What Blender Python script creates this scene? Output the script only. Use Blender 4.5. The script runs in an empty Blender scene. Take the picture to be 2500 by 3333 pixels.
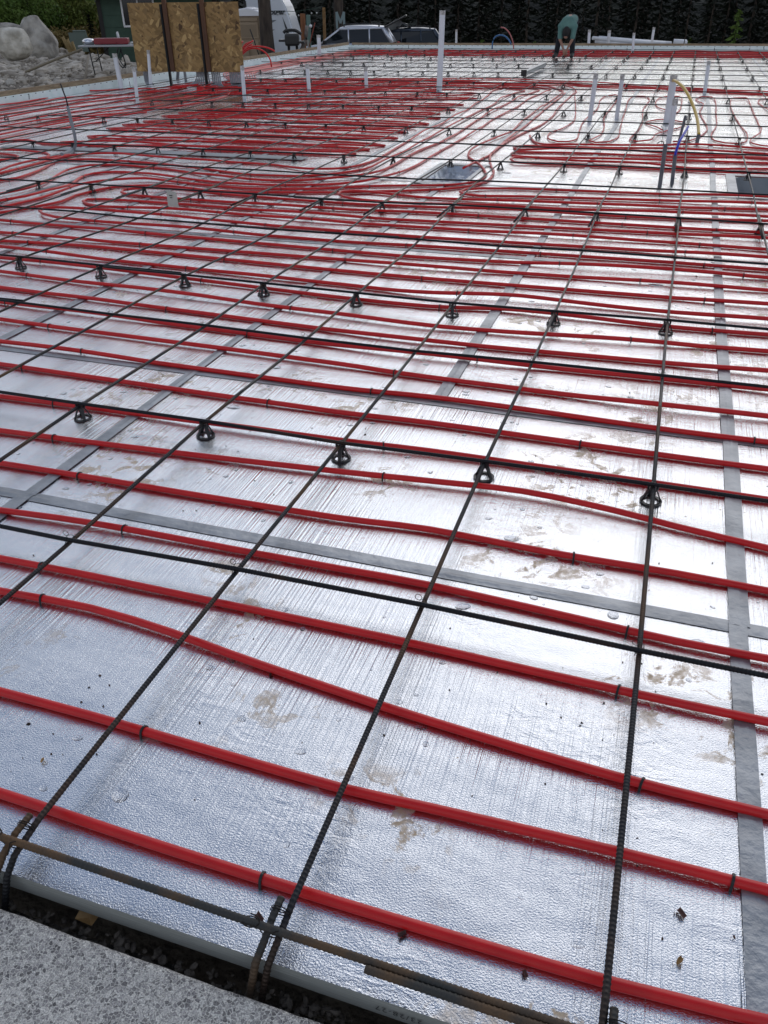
import bpy, bmesh, math, random
from mathutils import Vector, Matrix, noise
random.seed(7)
PI = math.pi
scene = bpy.context.scene
COL = scene.collection

# ------------------------------------------------------------------ camera
H = 1.53
CAM = Vector((1.0598, -0.5965, H))
RT = Vector((0.94939717, 0.31386541, -0.01155501))
UP = Vector((-0.15971922, 0.51415141, 0.84269692))
FW = Vector((-0.27043444, 0.79820852, -0.53826423))
FPX = 2627.72
cd = bpy.data.cameras.new('camera')
cam = bpy.data.objects.new('camera', cd)
COL.objects.link(cam)
cam.matrix_world = Matrix(((RT.x, UP.x, -FW.x, CAM.x), (RT.y, UP.y, -FW.y, CAM.y), (RT.z, UP.z, -FW.z, CAM.z), (0, 0, 0, 1)))
cd.sensor_fit = 'HORIZONTAL'
cd.sensor_width = 36
cd.lens = 36 * FPX / 2500
cd.clip_start = 0.05
cd.clip_end = 2000
scene.camera = cam

# ------------------------------------------------------------------ world and sun
SUN_EL, SUN_AZ = 29, 3          # degrees; azimuth measured from +Y towards +X
w = bpy.data.worlds.new('World')
scene.world = w
w.use_nodes = True
nt = w.node_tree
nt.nodes.clear()
N = nt.nodes.new
L = nt.links.new
out = N('ShaderNodeOutputWorld'); bg = N('ShaderNodeBackground'); sky = N('ShaderNodeTexSky')
sky.sky_type = 'NISHITA'; sky.sun_disc = False
sky.sun_elevation = math.radians(SUN_EL); sky.sun_rotation = math.radians(SUN_AZ)
sky.air_density = 1.0; sky.dust_density = 0.8; sky.altitude = 700
tc = N('ShaderNodeTexCoord'); mp = N('ShaderNodeMapping'); mp.inputs['Scale'].default_value = (1, 1, 2.6)
nz = N('ShaderNodeTexNoise'); nz.inputs['Scale'].default_value = 2.6; nz.inputs['Detail'].default_value = 7; nz.inputs['Roughness'].default_value = 0.55
rp = N('ShaderNodeValToRGB'); rp.color_ramp.elements[0].position = 0.40; rp.color_ramp.elements[1].position = 0.60
nz2 = N('ShaderNodeTexNoise'); nz2.inputs['Scale'].default_value = 3.3; nz2.inputs['Detail'].default_value = 5
cr = N('ShaderNodeValToRGB')
cr.color_ramp.elements[0].color = (4.6, 5.0, 6.0, 1); cr.color_ramp.elements[0].position = 0.3
cr.color_ramp.elements[1].color = (8.3, 8.4, 8.5, 1); cr.color_ramp.elements[1].position = 0.72
mx = N('ShaderNodeMix'); mx.data_type = 'RGBA'
L(tc.outputs['Generated'], mp.inputs['Vector']); L(mp.outputs['Vector'], nz.inputs['Vector']); L(mp.outputs['Vector'], nz2.inputs['Vector'])
sz = N('ShaderNodeSeparateXYZ'); L(tc.outputs['Generated'], sz.inputs[0])
el_ = N('ShaderNodeMath'); el_.operation = 'MULTIPLY_ADD'; el_.inputs[1].default_value = -.22; el_.inputs[2].default_value = .12; L(sz.outputs['Z'], el_.inputs[0])
ad_ = N('ShaderNodeMath'); ad_.operation = 'ADD'; L(nz.outputs['Fac'], ad_.inputs[0]); L(el_.outputs[0], ad_.inputs[1])
L(ad_.outputs[0], rp.inputs['Fac']); L(nz2.outputs['Fac'], cr.inputs['Fac'])
L(rp.outputs['Color'], mx.inputs[0]); L(sky.outputs['Color'], mx.inputs[6]); L(cr.outputs['Color'], mx.inputs[7])
L(mx.outputs[2], bg.inputs['Color']); bg.inputs['Strength'].default_value = 0.105
L(bg.outputs['Background'], out.inputs['Surface'])
sd = bpy.data.lights.new('sun', 'SUN'); sd.energy = 0.5; sd.angle = math.radians(60); sd.color = (1, 0.96, 0.9)
sun = bpy.data.objects.new('sun', sd); COL.objects.link(sun)
el, az = math.radians(SUN_EL), math.radians(SUN_AZ)
sdir = Vector((math.sin(az) * math.cos(el), math.cos(az) * math.cos(el), math.sin(el)))
sun.rotation_euler = sdir.to_track_quat('Z', 'Y').to_euler()
scene.view_settings.view_transform = 'Standard'
scene.view_settings.look = 'None'
scene.view_settings.exposure = 0.24
scene.view_settings.gamma = 1
scene.view_settings.use_curve_mapping = False

# ------------------------------------------------------------------ helpers
def ground(px, py, z=0.0):
    """point of the level z that the photograph's pixel (2500 x 3333) shows"""
    d = RT * ((px - 1250) / FPX) - UP * ((py - 1666.5) / FPX) + FW
    return CAM + d * ((z - H) / d.z)
def upright(px, py, Y):
    d = RT * ((px - 1250) / FPX) - UP * ((py - 1666.5) / FPX) + FW
    return CAM + d * ((Y - CAM.y) / d.y)
def along(px, py, dist):
    d = RT * ((px - 1250) / FPX) - UP * ((py - 1666.5) / FPX) + FW
    return CAM + d * (dist / math.hypot(d.x, d.y))
def vA(p): return (p[0] * .5425, 300 + p[1] * .5425)
def vB(p): return (800 + p[0] * .5425, 300 + p[1] * .5425)
def vC(p): return (1600 + p[0] * .5425, 300 + p[1] * .5425)

def mat(name, col=(.5, .5, .5), rough=.6, metal=0.0, **k):
    m = bpy.data.materials.new(name); m.use_nodes = True
    b = m.node_tree.nodes['Principled BSDF']
    b.inputs['Base Color'].default_value = (*col, 1)
    b.inputs['Roughness'].default_value = rough
    b.inputs['Metallic'].default_value = metal
    for a, v in k.items(): b.inputs[a].default_value = v
    return m
def nodes(m): return m.node_tree.nodes, m.node_tree.links, m.node_tree.nodes['Principled BSDF']
def noisy(name, c1, c2, scale=20, rough=.7, bump=.0, bscale=60, metal=0.0, detail=6, lo=.35, hi=.65, rough2=None, stretch=None, coord='Object', bdist=.01):
    m = mat(name, c1, rough, metal)
    n, l, b = nodes(m)
    t = n.new('ShaderNodeTexCoord'); mpp = n.new('ShaderNodeMapping')
    if stretch: mpp.inputs['Scale'].default_value = stretch
    if coord == 'World':
        g = n.new('ShaderNodeNewGeometry'); l.new(g.outputs['Position'], mpp.inputs['Vector'])
    else: l.new(t.outputs[coord], mpp.inputs['Vector'])
    z = n.new('ShaderNodeTexNoise'); z.inputs['Scale'].default_value = scale; z.inputs['Detail'].default_value = detail
    l.new(mpp.outputs['Vector'], z.inputs['Vector'])
    r = n.new('ShaderNodeValToRGB'); r.color_ramp.elements[0].position = lo; r.color_ramp.elements[1].position = hi
    r.color_ramp.elements[0].color = (*c1, 1); r.color_ramp.elements[1].color = (*c2, 1)
    l.new(z.outputs['Fac'], r.inputs['Fac']); l.new(r.outputs['Color'], b.inputs['Base Color'])
    if rough2 is not None:
        mr = n.new('ShaderNodeMapRange'); mr.inputs[3].default_value = rough; mr.inputs[4].default_value = rough2
        l.new(z.outputs['Fac'], mr.inputs[0]); l.new(mr.outputs[0], b.inputs['Roughness'])
    if bump:
        z2 = n.new('ShaderNodeTexNoise'); z2.inputs['Scale'].default_value = bscale; z2.inputs['Detail'].default_value = 5
        l.new(mpp.outputs['Vector'], z2.inputs['Vector'])
        bp = n.new('ShaderNodeBump'); bp.inputs['Strength'].default_value = bump; bp.inputs['Distance'].default_value = bdist
        l.new(z2.outputs['Fac'], bp.inputs['Height']); l.new(bp.outputs['Normal'], b.inputs['Normal'])
    return m

def link(name, mesh, parent=None, loc=None, rot=None, smooth=False):
    o = bpy.data.objects.new(name, mesh); COL.objects.link(o)
    if parent: o.parent = parent
    if loc is not None: o.location = loc
    if rot is not None: o.rotation_euler = rot
    return o
def mesh_of(bm, m, smooth=False, name='mesh'):
    me = bpy.data.meshes.new(name); bm.to_mesh(me); bm.free()
    for mm in (m if isinstance(m, (list, tuple)) else [m]): me.materials.append(mm)
    if smooth:
        for p in me.polygons: p.use_smooth = True
    return me
def obj(name, bm, m, parent=None, loc=None, rot=None, smooth=False):
    return link(name, mesh_of(bm, m, smooth, name), parent, loc, rot)
def tag(o, label=None, cat=None, group=None, kind=None):
    if label and len(label.replace('-', ' ').split()) > 16: print('LONG', label)
    if label: o['label'] = label
    if cat: o['category'] = cat
    if group: o['group'] = group
    if kind: o['kind'] = kind
    return o
def thing(name, label, cat, loc=(0, 0, 0), rz=0, group=None):
    o = bpy.data.objects.new(name, None); COL.objects.link(o)
    o.empty_display_size = .05
    o.location = loc; o.rotation_euler = (0, 0, rz)
    return tag(o, label, cat, group)
def box(bm, c, s, rz=0, mi=0, bev=0, rx=0, ry=0):
    M = Matrix.Translation(c) @ Matrix.Rotation(rz, 4, 'Z') @ Matrix.Rotation(ry, 4, 'Y') @ Matrix.Rotation(rx, 4, 'X') @ Matrix.Diagonal((s[0], s[1], s[2], 1))
    r = bmesh.ops.create_cube(bm, size=1, matrix=M)
    fs = set(f for v in r['verts'] for f in v.link_faces)
    for f in fs: f.material_index = mi
    if bev:
        es = list(set(e for v in r['verts'] for e in v.link_edges))
        bmesh.ops.bevel(bm, geom=es, offset=bev, segments=2, affect='EDGES', profile=.6)
    return r['verts']
def frame_at(pts, i):
    a = pts[max(i - 1, 0)]; b = pts[min(i + 1, len(pts) - 1)]
    t = (b - a).normalized()
    ref = Vector((0, 0, 1)) if abs(t.z) < .95 else Vector((1, 0, 0))
    s = t.cross(ref).normalized(); u = s.cross(t).normalized()
    return s, u
def tube(bm, pts, r, n=8, cap=True, mi=0):
    pts = [Vector(p) for p in pts]
    rings = []
    for i, p in enumerate(pts):
        s, u = frame_at(pts, i)
        rr = r[i] if isinstance(r, (list, tuple)) else r
        rings.append([bm.verts.new(p + (s * math.cos(2 * PI * k / n) + u * math.sin(2 * PI * k / n)) * rr) for k in range(n)])
    for a, b in zip(rings, rings[1:]):
        for k in range(n):
            f = bm.faces.new((a[k], a[(k + 1) % n], b[(k + 1) % n], b[k])); f.material_index = mi; f.smooth = True
    if cap:
        f = bm.faces.new(rings[0][::-1]); f.material_index = mi
        f = bm.faces.new(rings[-1]); f.material_index = mi
def smooth_path(pts, step=.12):
    pts = [Vector(p) for p in pts]
    if len(pts) < 2: return pts
    P = [pts[0] * 2 - pts[1]] + pts + [pts[-1] * 2 - pts[-2]]
    outp = [pts[0]]
    for i in range(1, len(P) - 2):
        a, b, c, d = P[i - 1:i + 3]
        n = max(1, min(60, int((c - b).length / step)))
        for k in range(1, n + 1):
            t = k / n
            # centripetal-ish: limit tangents by the segment's length
            m1 = (c - a); m2 = (d - b); L0 = (c - b).length
            if m1.length > 1e-6: m1 = m1 * min(.5, L0 / m1.length)
            if m2.length > 1e-6: m2 = m2 * min(.5, L0 / m2.length)
            h00 = 2 * t ** 3 - 3 * t ** 2 + 1; h10 = t ** 3 - 2 * t ** 2 + t; h01 = -2 * t ** 3 + 3 * t ** 2; h11 = t ** 3 - t ** 2
            outp.append(b * h00 + m1 * h10 + c * h01 + m2 * h11)
    return outp
ONES = ['', 'first', 'second', 'third', 'fourth', 'fifth', 'sixth', 'seventh', 'eighth', 'ninth', 'tenth', 'eleventh', 'twelfth', 'thirteenth', 'fourteenth', 'fifteenth', 'sixteenth', 'seventeenth', 'eighteenth', 'nineteenth']
TENS = {20: 'twent', 30: 'thirt', 40: 'fort', 50: 'fift', 60: 'sixt'}
def nth(n):
    if n < 20: return ONES[n]
    t = n // 10 * 10
    return TENS[t] + 'ieth' if n % 10 == 0 else TENS[t] + 'y-' + ONES[n % 10]

# ------------------------------------------------------------------ materials
def foil_material():
    m = mat('foil facing', (.80, .82, .85), .3, 1.0)
    n, l, b = nodes(m)
    g = n.new('ShaderNodeNewGeometry')
    def nzn(sc, det, rg=.5, stretch=None, dist=0):
        t = n.new('ShaderNodeTexNoise'); t.inputs['Scale'].default_value = sc; t.inputs['Detail'].default_value = det; t.inputs['Roughness'].default_value = rg
        t.inputs['Distortion'].default_value = dist
        if stretch:
            q = n.new('ShaderNodeMapping'); q.inputs['Scale'].default_value = stretch
            l.new(g.outputs['Position'], q.inputs['Vector']); l.new(q.outputs['Vector'], t.inputs['Vector'])
        else: l.new(g.outputs['Position'], t.inputs['Vector'])
        return t
    def math_(op, a, bb=None, c=None):
        q = n.new('ShaderNodeMath'); q.operation = op
        for i, v in enumerate((a, bb, c)):
            if v is None: continue
            if isinstance(v, (int, float)): q.inputs[i].default_value = v
            else: l.new(v, q.inputs[i])
        return q.outputs[0]
    def ramp(v, a, c):
        r = n.new('ShaderNodeMapRange'); r.inputs[1].default_value = a; r.inputs[2].default_value = c; l.new(v, r.inputs[0]); return r.outputs[0]
    pebble = nzn(270, 2, .6)
    fibre = nzn(46, 3, .6, (2.2, .22, 1))
    lines = nzn(30, 2, .5, (4.0, .06, 1))
    linemask = ramp(nzn(1.1, 2).outputs['Fac'], .40, .60)
    warp = nzn(2.6, 3, .55, (1.0, 1.6, 1))
    bows = nzn(.75, 2)
    wr = nzn(9, 4, .6, (1.2, 2.4, 1), 1.6)
    wrm = ramp(nzn(1.9, 2).outputs['Fac'], .47, .66)
    h = math_('MULTIPLY', pebble.outputs['Fac'], .0011)
    h = math_('ADD', h, math_('MULTIPLY', fibre.outputs['Fac'], .0013))
    h = math_('ADD', h, math_('MULTIPLY', math_('MULTIPLY', lines.outputs['Fac'], linemask), .0062))
    h = math_('ADD', h, math_('MULTIPLY', warp.outputs['Fac'], .007))
    h = math_('ADD', h, math_('MULTIPLY', bows.outputs['Fac'], .016))
    h = math_('ADD', h, math_('MULTIPLY', math_('MULTIPLY', wr.outputs['Fac'], wrm), .0035))
    bp = n.new('ShaderNodeBump'); bp.inputs['Distance'].default_value = 1.0; bp.inputs['Strength'].default_value = 1.0
    l.new(h, bp.inputs['Height']); l.new(bp.outputs['Normal'], b.inputs['Normal'])
    # dried mud: blotches with crisp, broken edges
    mask1 = ramp(nzn(1.5, 2).outputs['Fac'], .52, .61)
    mudn = nzn(11, 8, .66, None, .6).outputs['Fac']
    mud = math_('MULTIPLY', ramp(mudn, .53, .575), mask1)
    specks = ramp(nzn(38, 4, .6).outputs['Fac'], .70, .715)
    mask2 = ramp(nzn(2.3, 2).outputs['Fac'], .55, .62)
    mud = math_('MAXIMUM', mud, math_('MULTIPLY', specks, mask2))
    thin = nzn(60, 4).outputs['Fac']
    mud = math_('MULTIPLY', mud, ramp(thin, .2, .6))
    mud = math_('MULTIPLY', mud, .9)
    cm = n.new('ShaderNodeMix'); cm.data_type = 'RGBA'
    cm.inputs[6].default_value = (.70, .72, .755, 1); cm.inputs[7].default_value = (.50, .365, .215, 1)
    l.new(mud, cm.inputs[0]); l.new(cm.outputs[2], b.inputs['Base Color'])
    l.new(math_('SUBTRACT', 1.0, mud), b.inputs['Metallic'])
    rr = math_('ADD', math_('MULTIPLY', nzn(3.1, 4).outputs['Fac'], .08), .05)
    rr = math_('ADD', rr, math_('MULTIPLY', mud, .35))
    l.new(rr, b.inputs['Roughness'])
    return m
M_FOIL = foil_material()
M_TAPE = noisy('silver tape', (.27, .283, .30), (.37, .385, .405), 9, .40, 1.0, 40, .6, stretch=(1, 1, 1), coord='World', bdist=.004)
M_FLASH = noisy('grey flashing', (.22, .235, .25), (.28, .295, .31), 5, .5, .25, 20, .3, coord='World')
M_FOAM = noisy('foam board edge', (.24, .25, .23), (.32, .33, .31), 60, .85, .3, 300, stretch=(.15, 1, 9), coord='World', bdist=.002)
M_INK = mat('printed ink', (.05, .05, .05), .8)
M_RED = noisy('red tubing', (.56, .003, .005), (.64, .005, .006), 14, .38, .0, coord='World')
M_REDW = M_RED
M_BLACK = mat('black plastic', (.012, .012, .013), .38)
M_CLIP = mat('black staple plastic', (.012, .012, .012), .45)
M_WIRE = mat('tie wire', (.03, .026, .024), .5, .8)
M_BARB = noisy('dark mill scale steel', (.018, .019, .022), (.052, .030, .018), 5, .45, .4, 120, .75, coord='World', lo=.55, hi=.75, bdist=.003)
M_BARA = noisy('brownish steel', (.026, .027, .030), (.085, .048, .026), 3, .5, .4, 120, .7, coord='World', lo=.48, hi=.66, bdist=.003)
M_BARR = noisy('rusty steel', (.050, .050, .047), (.15, .085, .040), 9, .65, .5, 120, .45, coord='World', lo=.42, hi=.70, bdist=.003)
M_PVC = noisy('white pvc', (.66, .67, .70), (.75, .76, .79), 3, .38, coord='World')
M_PVCR = noisy('torn pipe end', (.30, .28, .26), (.6, .58, .56), 40, .6, coord='World')
M_COND = noisy('grey conduit', (.20, .21, .23), (.26, .27, .29), 8, .45, coord='World')
M_CONDD = noisy('dusty grey conduit', (.10, .105, .12), (.17, .17, .18), 14, .55, coord='World')
M_CFOAM = noisy('white foam blocks', (.70, .80, .77), (.82, .88, .86), 5, .8, .3, 30, coord='World')
M_SOIL = noisy('damp soil', (.035, .030, .025), (.10, .085, .07), 16, .95, 1.0, 60, coord='World', bdist=.03)
M_GROUND = noisy('stony earth', (.08, .062, .045), (.17, .145, .115), 3, .95, .8, 9, coord='World', bdist=.06)
M_STONE = noisy('pale stone', (.22, .19, .155), (.52, .47, .40), 2.2, .85, .6, 25, coord='World', bdist=.02)
M_STONED = noisy('grey stone', (.17, .155, .135), (.44, .41, .36), 2.6, .85, 1.0, 5, coord='World', bdist=.10)  # warm tint of sunlight is put into this stone colour
M_BOARD = noisy('weathered board', (.20, .14, .085), (.36, .27, .17), 6, .8, .4, 40, stretch=(1, 1, 8), coord='World')
M_BARK = noisy('bark', (.030, .022, .018), (.085, .065, .05), 6, .95, 1.0, 9, stretch=(1, 1, .22), coord='World', bdist=.12)
M_WOODR = noisy('stained timber', (.16, .055, .022), (.26, .11, .045), 7, .75, .3, 30, stretch=(1, 1, .2), coord='World')
M_STEELD = mat('black steel', (.012, .012, .013), .45, .5)

def rope(name, path, r, m, parent=None, n=8, smooth=True):
    bm = bmesh.new(); tube(bm, path, r, n)
    return obj(name, bm, m, parent)

# ------------------------------------------------------------------ ground
def gz(x, y):
    if -10.5 < x < 6.6 and -.35 < y < 29.95: return -.28
    if -60 < x < 60 and y <= -.35: return -.3
    d = math.hypot(x - CAM.x, y - CAM.y)
    az_ = math.degrees(math.atan2(-(x - CAM.x), y - CAM.y))
    t_ = min(1, max(0, (az_ - 33) / 5)); st_ = 27.5 + 9.5 * t_ * t_ * (3 - 2 * t_)
    z = -.02 - max(0, min(d, 70) - st_) * (.10 - .03 * t_)
    if x > -10.5: z = min(z, -.25)
    z += (noise.noise(Vector((x * .23, y * .23, 0)))) * .10
    if d > 68: z -= 0
    return z
def axis(vals, lo, hi, far):
    a = sorted(set([round(v, 3) for v in vals]))
    return [-far, -250, -120] + a + [120, 250, far]
xs = [-90 + i * 1.2 for i in range(0, 100)] + [-10.5, -10.42, 6.6, 6.7] + [34 + 6 * i for i in range(9)]
ys = [-40 + 5 * i for i in range(8)] + [-.36, -.34, 29.94, 29.97] + [i * 1.2 for i in range(0, 70)]
xs = sorted(v for v in xs if v < 85); ys = sorted(v for v in ys if v < 84)
xs = [-900, -300, -130] + xs + [130, 300, 900]; ys = [-900, -200, -80] + ys + [130, 300, 900]
bm = bmesh.new()
gv = [[bm.verts.new((x, y, gz(x, y))) for x in xs] for y in ys]
for j in range(len(ys) - 1):
    for i in range(len(xs) - 1):
        f = bm.faces.new((gv[j][i], gv[j][i + 1], gv[j + 1][i + 1], gv[j + 1][i])); f.smooth = True
g = obj('ground', bm, M_GROUND); tag(g, kind='structure')

# damp soil in the gap along the slab edge
bm = bmesh.new()
nx, ny = 90, 8
gr = [[bm.verts.new((-1.6 + 5.2 * i / nx, -.10 + .20 * j / ny, -.125 + .028 * noise.noise(Vector((i * .9, j * .9, 0))) + .012 * noise.noise(Vector((i * 2.3, j * 2.3, 5)))))
       for i in range(nx + 1)] for j in range(ny + 1)]
for j in range(ny):
    for i in range(nx): bm.faces.new((gr[j][i], gr[j][i + 1], gr[j + 1][i + 1], gr[j + 1][i])).smooth = True
o = obj('soil', bm, M_SOIL); tag(o, kind='structure')

# ------------------------------------------------------------------ concrete with exposed stones, bottom left
def aggregate_material():
    m = mat('exposed stone concrete', (.3, .3, .3), .75)
    n, l, b = nodes(m)
    g = n.new('ShaderNodeNewGeometry')
    v = n.new('ShaderNodeTexVoronoi'); v.inputs['Scale'].default_value = 140; v.feature = 'F1'; v.inputs['Randomness'].default_value = 1
    v2 = n.new('ShaderNodeTexVoronoi'); v2.inputs['Scale'].default_value = 140; v2.feature = 'DISTANCE_TO_EDGE'
    z = n.new('ShaderNodeTexNoise'); z.inputs['Scale'].default_value = 60; z.inputs['Detail'].default_value = 4
    mp_ = n.new('ShaderNodeMix'); mp_.data_type = 'VECTOR'; mp_.inputs[0].default_value = .008
    l.new(g.outputs['Position'], mp_.inputs[4]); l.new(z.outputs['Color'], mp_.inputs[5])
    l.new(g.outputs['Position'], z.inputs['Vector'])
    l.new(mp_.outputs[1], v.inputs['Vector']); l.new(mp_.outputs[1], v2.inputs['Vector'])
    sep = n.new('ShaderNodeSeparateColor'); l.new(v.outputs['Color'], sep.inputs[0])
    r = n.new('ShaderNodeValToRGB')
    e = r.color_ramp.elements; e[0].position = 0; e[0].color = (.085, .08, .08, 1); e[1].position = 1; e[1].color = (.54, .52, .48, 1)
    x = e.new(.35); x.color = (.19, .18, .18, 1); x = e.new(.7); x.color = (.37, .35, .335, 1)
    l.new(sep.outputs[0], r.inputs['Fac'])
    edge = n.new('ShaderNodeMapRange'); edge.inputs[1].default_value = .03; edge.inputs[2].default_value = .11; l.new(v2.outputs['Distance'], edge.inputs[0])
    big = n.new('ShaderNodeTexNoise'); big.inputs['Scale'].default_value = 14; big.inputs['Detail'].default_value = 5; l.new(g.outputs['Position'], big.inputs['Vector'])
    br = n.new('ShaderNodeMapRange'); br.inputs[1].default_value = .4; br.inputs[2].default_value = .62; br.inputs[4].default_value = .5; l.new(big.outputs['Fac'], br.inputs[0])
    mu = n.new('ShaderNodeMath'); mu.operation = 'SUBTRACT'; mu.use_clamp = True; l.new(edge.outputs[0], mu.inputs[0])
    m2 = n.new('ShaderNodeMath'); m2.operation = 'MULTIPLY'; m2.inputs[1].default_value = .45; l.new(br.outputs[0], m2.inputs[0]); l.new(m2.outputs[0], mu.inputs[1])
    cm = n.new('ShaderNodeMix'); cm.data_type = 'RGBA'; cm.inputs[6].default_value = (.52, .505, .465, 1)
    l.new(mu.outputs[0], cm.inputs[0]); l.new(r.outputs['Color'], cm.inputs[7]); gn = n.new('ShaderNodeTexNoise'); gn.inputs['Scale'].default_value = 330; gn.inputs['Detail'].default_value = 3; l.new(g.outputs['Position'], gn.inputs['Vector'])
    gr_ = n.new('ShaderNodeMapRange'); gr_.inputs[1].default_value = .3; gr_.inputs[2].default_value = .7; gr_.inputs[3].default_value = .55; gr_.inputs[4].default_value = 1.75; l.new(gn.outputs['Fac'], gr_.inputs[0])
    vm = n.new('ShaderNodeVectorMath'); vm.operation = 'SCALE'; l.new(cm.outputs[2], vm.inputs[0]); l.new(gr_.outputs[0], vm.inputs['Scale']); l.new(vm.outputs[0], b.inputs['Base Color'])
    inv = n.new('ShaderNodeMath'); inv.operation = 'MULTIPLY_ADD'; l.new(sep.outputs[1], inv.inputs[0]); inv.inputs[1].default_value = .5; l.new(edge.outputs[0], inv.inputs[2])
    bp = n.new('ShaderNodeBump'); bp.inputs['Strength'].default_value = .7; bp.inputs['Distance'].default_value = .0014
    ha = n.new('ShaderNodeMath'); ha.operation = 'MULTIPLY_ADD'; l.new(gn.outputs['Fac'], ha.inputs[0]); ha.inputs[1].default_value = 1.6; l.new(inv.outputs[0], ha.inputs[2]); l.new(ha.outputs[0], bp.inputs['Height']); l.new(bp.outputs['Normal'], b.inputs['Normal'])
    return m
bm = bmesh.new()
nx = 200
top = []; rows_ = []
prof = [(-1.2, 0), (-.6, 0), (-.25, 0), (-.1, 0), (-.03, 0), (-.010, -.001), (-.002, -.006), (.0, -.02), (.0, -.12)]
for k, (dy, dz) in enumerate(prof):
    r_ = []
    for i in range(nx + 1):
        x = -1.6 + 5.2 * i / nx
        j = (  .0018 * noise.noise(Vector((x * 9, 0, 0))) + .004 * noise.noise(Vector((x * 55, 3, 0)))) if k >= 4 else 0
        j2 = .0025 * noise.noise(Vector((x * 80, k, 7))) if k >= 4 else 0
        r_.append(bm.verts.new((x, .052 + dy + j, -.012 + dz + j2)))
    rows_.append(r_)
for a, b_ in zip(rows_, rows_[1:]):
    for i in range(nx): bm.faces.new((a[i], a[i + 1], b_[i + 1], b_[i])).smooth = True
o = obj('concrete_walkway', bm, aggregate_material()); tag(o, kind='structure')

# ------------------------------------------------------------------ insulated floor: foil faced panels, 8 ft by 4 ft, running bond
Y0 = .112
X_L, X_R, Y_F = -10.16, 6.4, 29.62
PITS = [(-1.24, -.84, 7.42, 8.42), (1.66, 2.35, 7.66, 8.50)]
floor = bpy.data.objects.new('floor', None); COL.objects.link(floor); tag(floor, kind='structure')
def panel_mesh(x0, x1, y0, y1):
    bm = bmesh.new()
    rects = [(x0, x1, y0, y1)]
    for (a, b_, c, d) in PITS:
        nr = []
        for (p, q, r, s) in rects:
            if b_ <= p or a >= q or d <= r or c >= s: nr.append((p, q, r, s)); continue
            if a > p: nr.append((p, a, r, s))
            if b_ < q: nr.append((b_, q, r, s))
            if c > r: nr.append((max(a, p), min(b_, q), r, c))
            if d < s: nr.append((max(a, p), min(b_, q), d, s))
        rects = nr
    for (p, q, r, s) in rects:
        box(bm, ((p + q) / 2, (r + s) / 2, -.026), (q - p, s - r, .052), mi=0)
    for f in bm.faces:
        f.material_index = 0 if f.normal.z > .5 else 1
    return bm
row_edges = [Y0, 1.374, 2.583] + [2.583 + 2.436 * k for k in range(1, 12)]
row_edges = [y for y in row_edges if y < Y_F - .3] + [Y_F]
seams_v = []
for j in range(len(row_edges) - 1):
    y0, y1 = row_edges[j], row_edges[j + 1]
    step = 2.443 if j < 2 else 1.2215
    xs_ = sorted(1.453 + step * k for k in range(-12, 8))
    xs_ = [x for x in xs_ if X_L + .15 < x < X_R - .15]
    e = [X_L] + xs_ + [X_R]
    for a, b_ in zip(e, e[1:]):
        bmp = panel_mesh(a + .0015, b_ - .0015, y0 + .0015, y1 - .0015)
        if len(bmp.verts) == 0: bmp.free(); continue
        obj('insulation_panel', bmp, [M_FOIL, M_FOAM], floor)
    seams_v += [(x, y0, y1) for x in xs_]
# seam tape
def tape_strip(p0, p1, wdt, z, nseg=None):
    d = Vector((p1[0] - p0[0], p1[1] - p0[1], 0)); Ln = d.length; d.normalize(); s = Vector((-d.y, d.x, 0))
    nseg = nseg or max(4, int(Ln / .16))
    bm = bmesh.new(); cols = (-1, -.35, -.05, .05, .4, 1)
    prev = None; sd = random.random() * 50
    for i in range(nseg + 1):
        t = i / nseg; c = Vector((p0[0], p0[1], z)) + d * Ln * t + s * .004 * noise.noise(Vector((t * Ln * 1.2, sd, 0)))
        ring = []
        for k, u in enumerate(cols):
            zz = .0012 + .0018 * noise.noise(Vector((t * Ln * 6, u * 3, sd))) + (.0025 if k in (2,) else 0) * max(0, noise.noise(Vector((t * Ln * 1.5, 3, sd))) * 2 + .4)
            if k in (0, 5): zz = .0002
            ring.append(bm.verts.new(c + s * (u * wdt / 2) + Vector((0, 0, zz))))
        if prev:
            for k in range(5): bm.faces.new((prev[k], prev[k + 1], ring[k + 1], ring[k])).smooth = True
        prev = ring
    bmesh.ops.recalc_face_normals(bm, faces=bm.faces)
    return bm
WT = .054
for y in row_edges[1:-1]:
    obj('seam_tape', tape_strip((X_L, y), (X_R, y + .02), WT, .0022, 90), M_TAPE, floor)
for (x, y0, y1) in seams_v:
    if y0 < 8 < y1 and any(a - .03 < x < b_ + .03 for a, b_, c, d in PITS): continue
    if 14 < y0: w_ = WT
    obj('seam_tape', tape_strip((x, y0 + (.02 if y0 > .2 else -.0)), (x + random.uniform(-.008, .008), y1 + .03), WT * random.uniform(.9, 1.1), .0052), M_TAPE, floor)
# printed date code on the foam edge (the sheet lies upside down, so the print is reversed)
tcu = bpy.data.curves.new('edge print', 'FONT'); tcu.body = '22:42 T:267  23/28-27'; tcu.size = .021; tcu.space_character = 1.2
to = bpy.data.objects.new('tmp', tcu); COL.objects.link(to)
bpy.context.view_layer.update()
me = bpy.data.meshes.new_from_object(to.evaluated_get(bpy.context.evaluated_depsgraph_get())); bpy.data.objects.remove(to)
me.materials.append(M_INK)
o = link('edge_print', me, floor, (1.02, Y0 - .0008, -.020), (math.radians(90), math.radians(180), 0))

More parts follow.
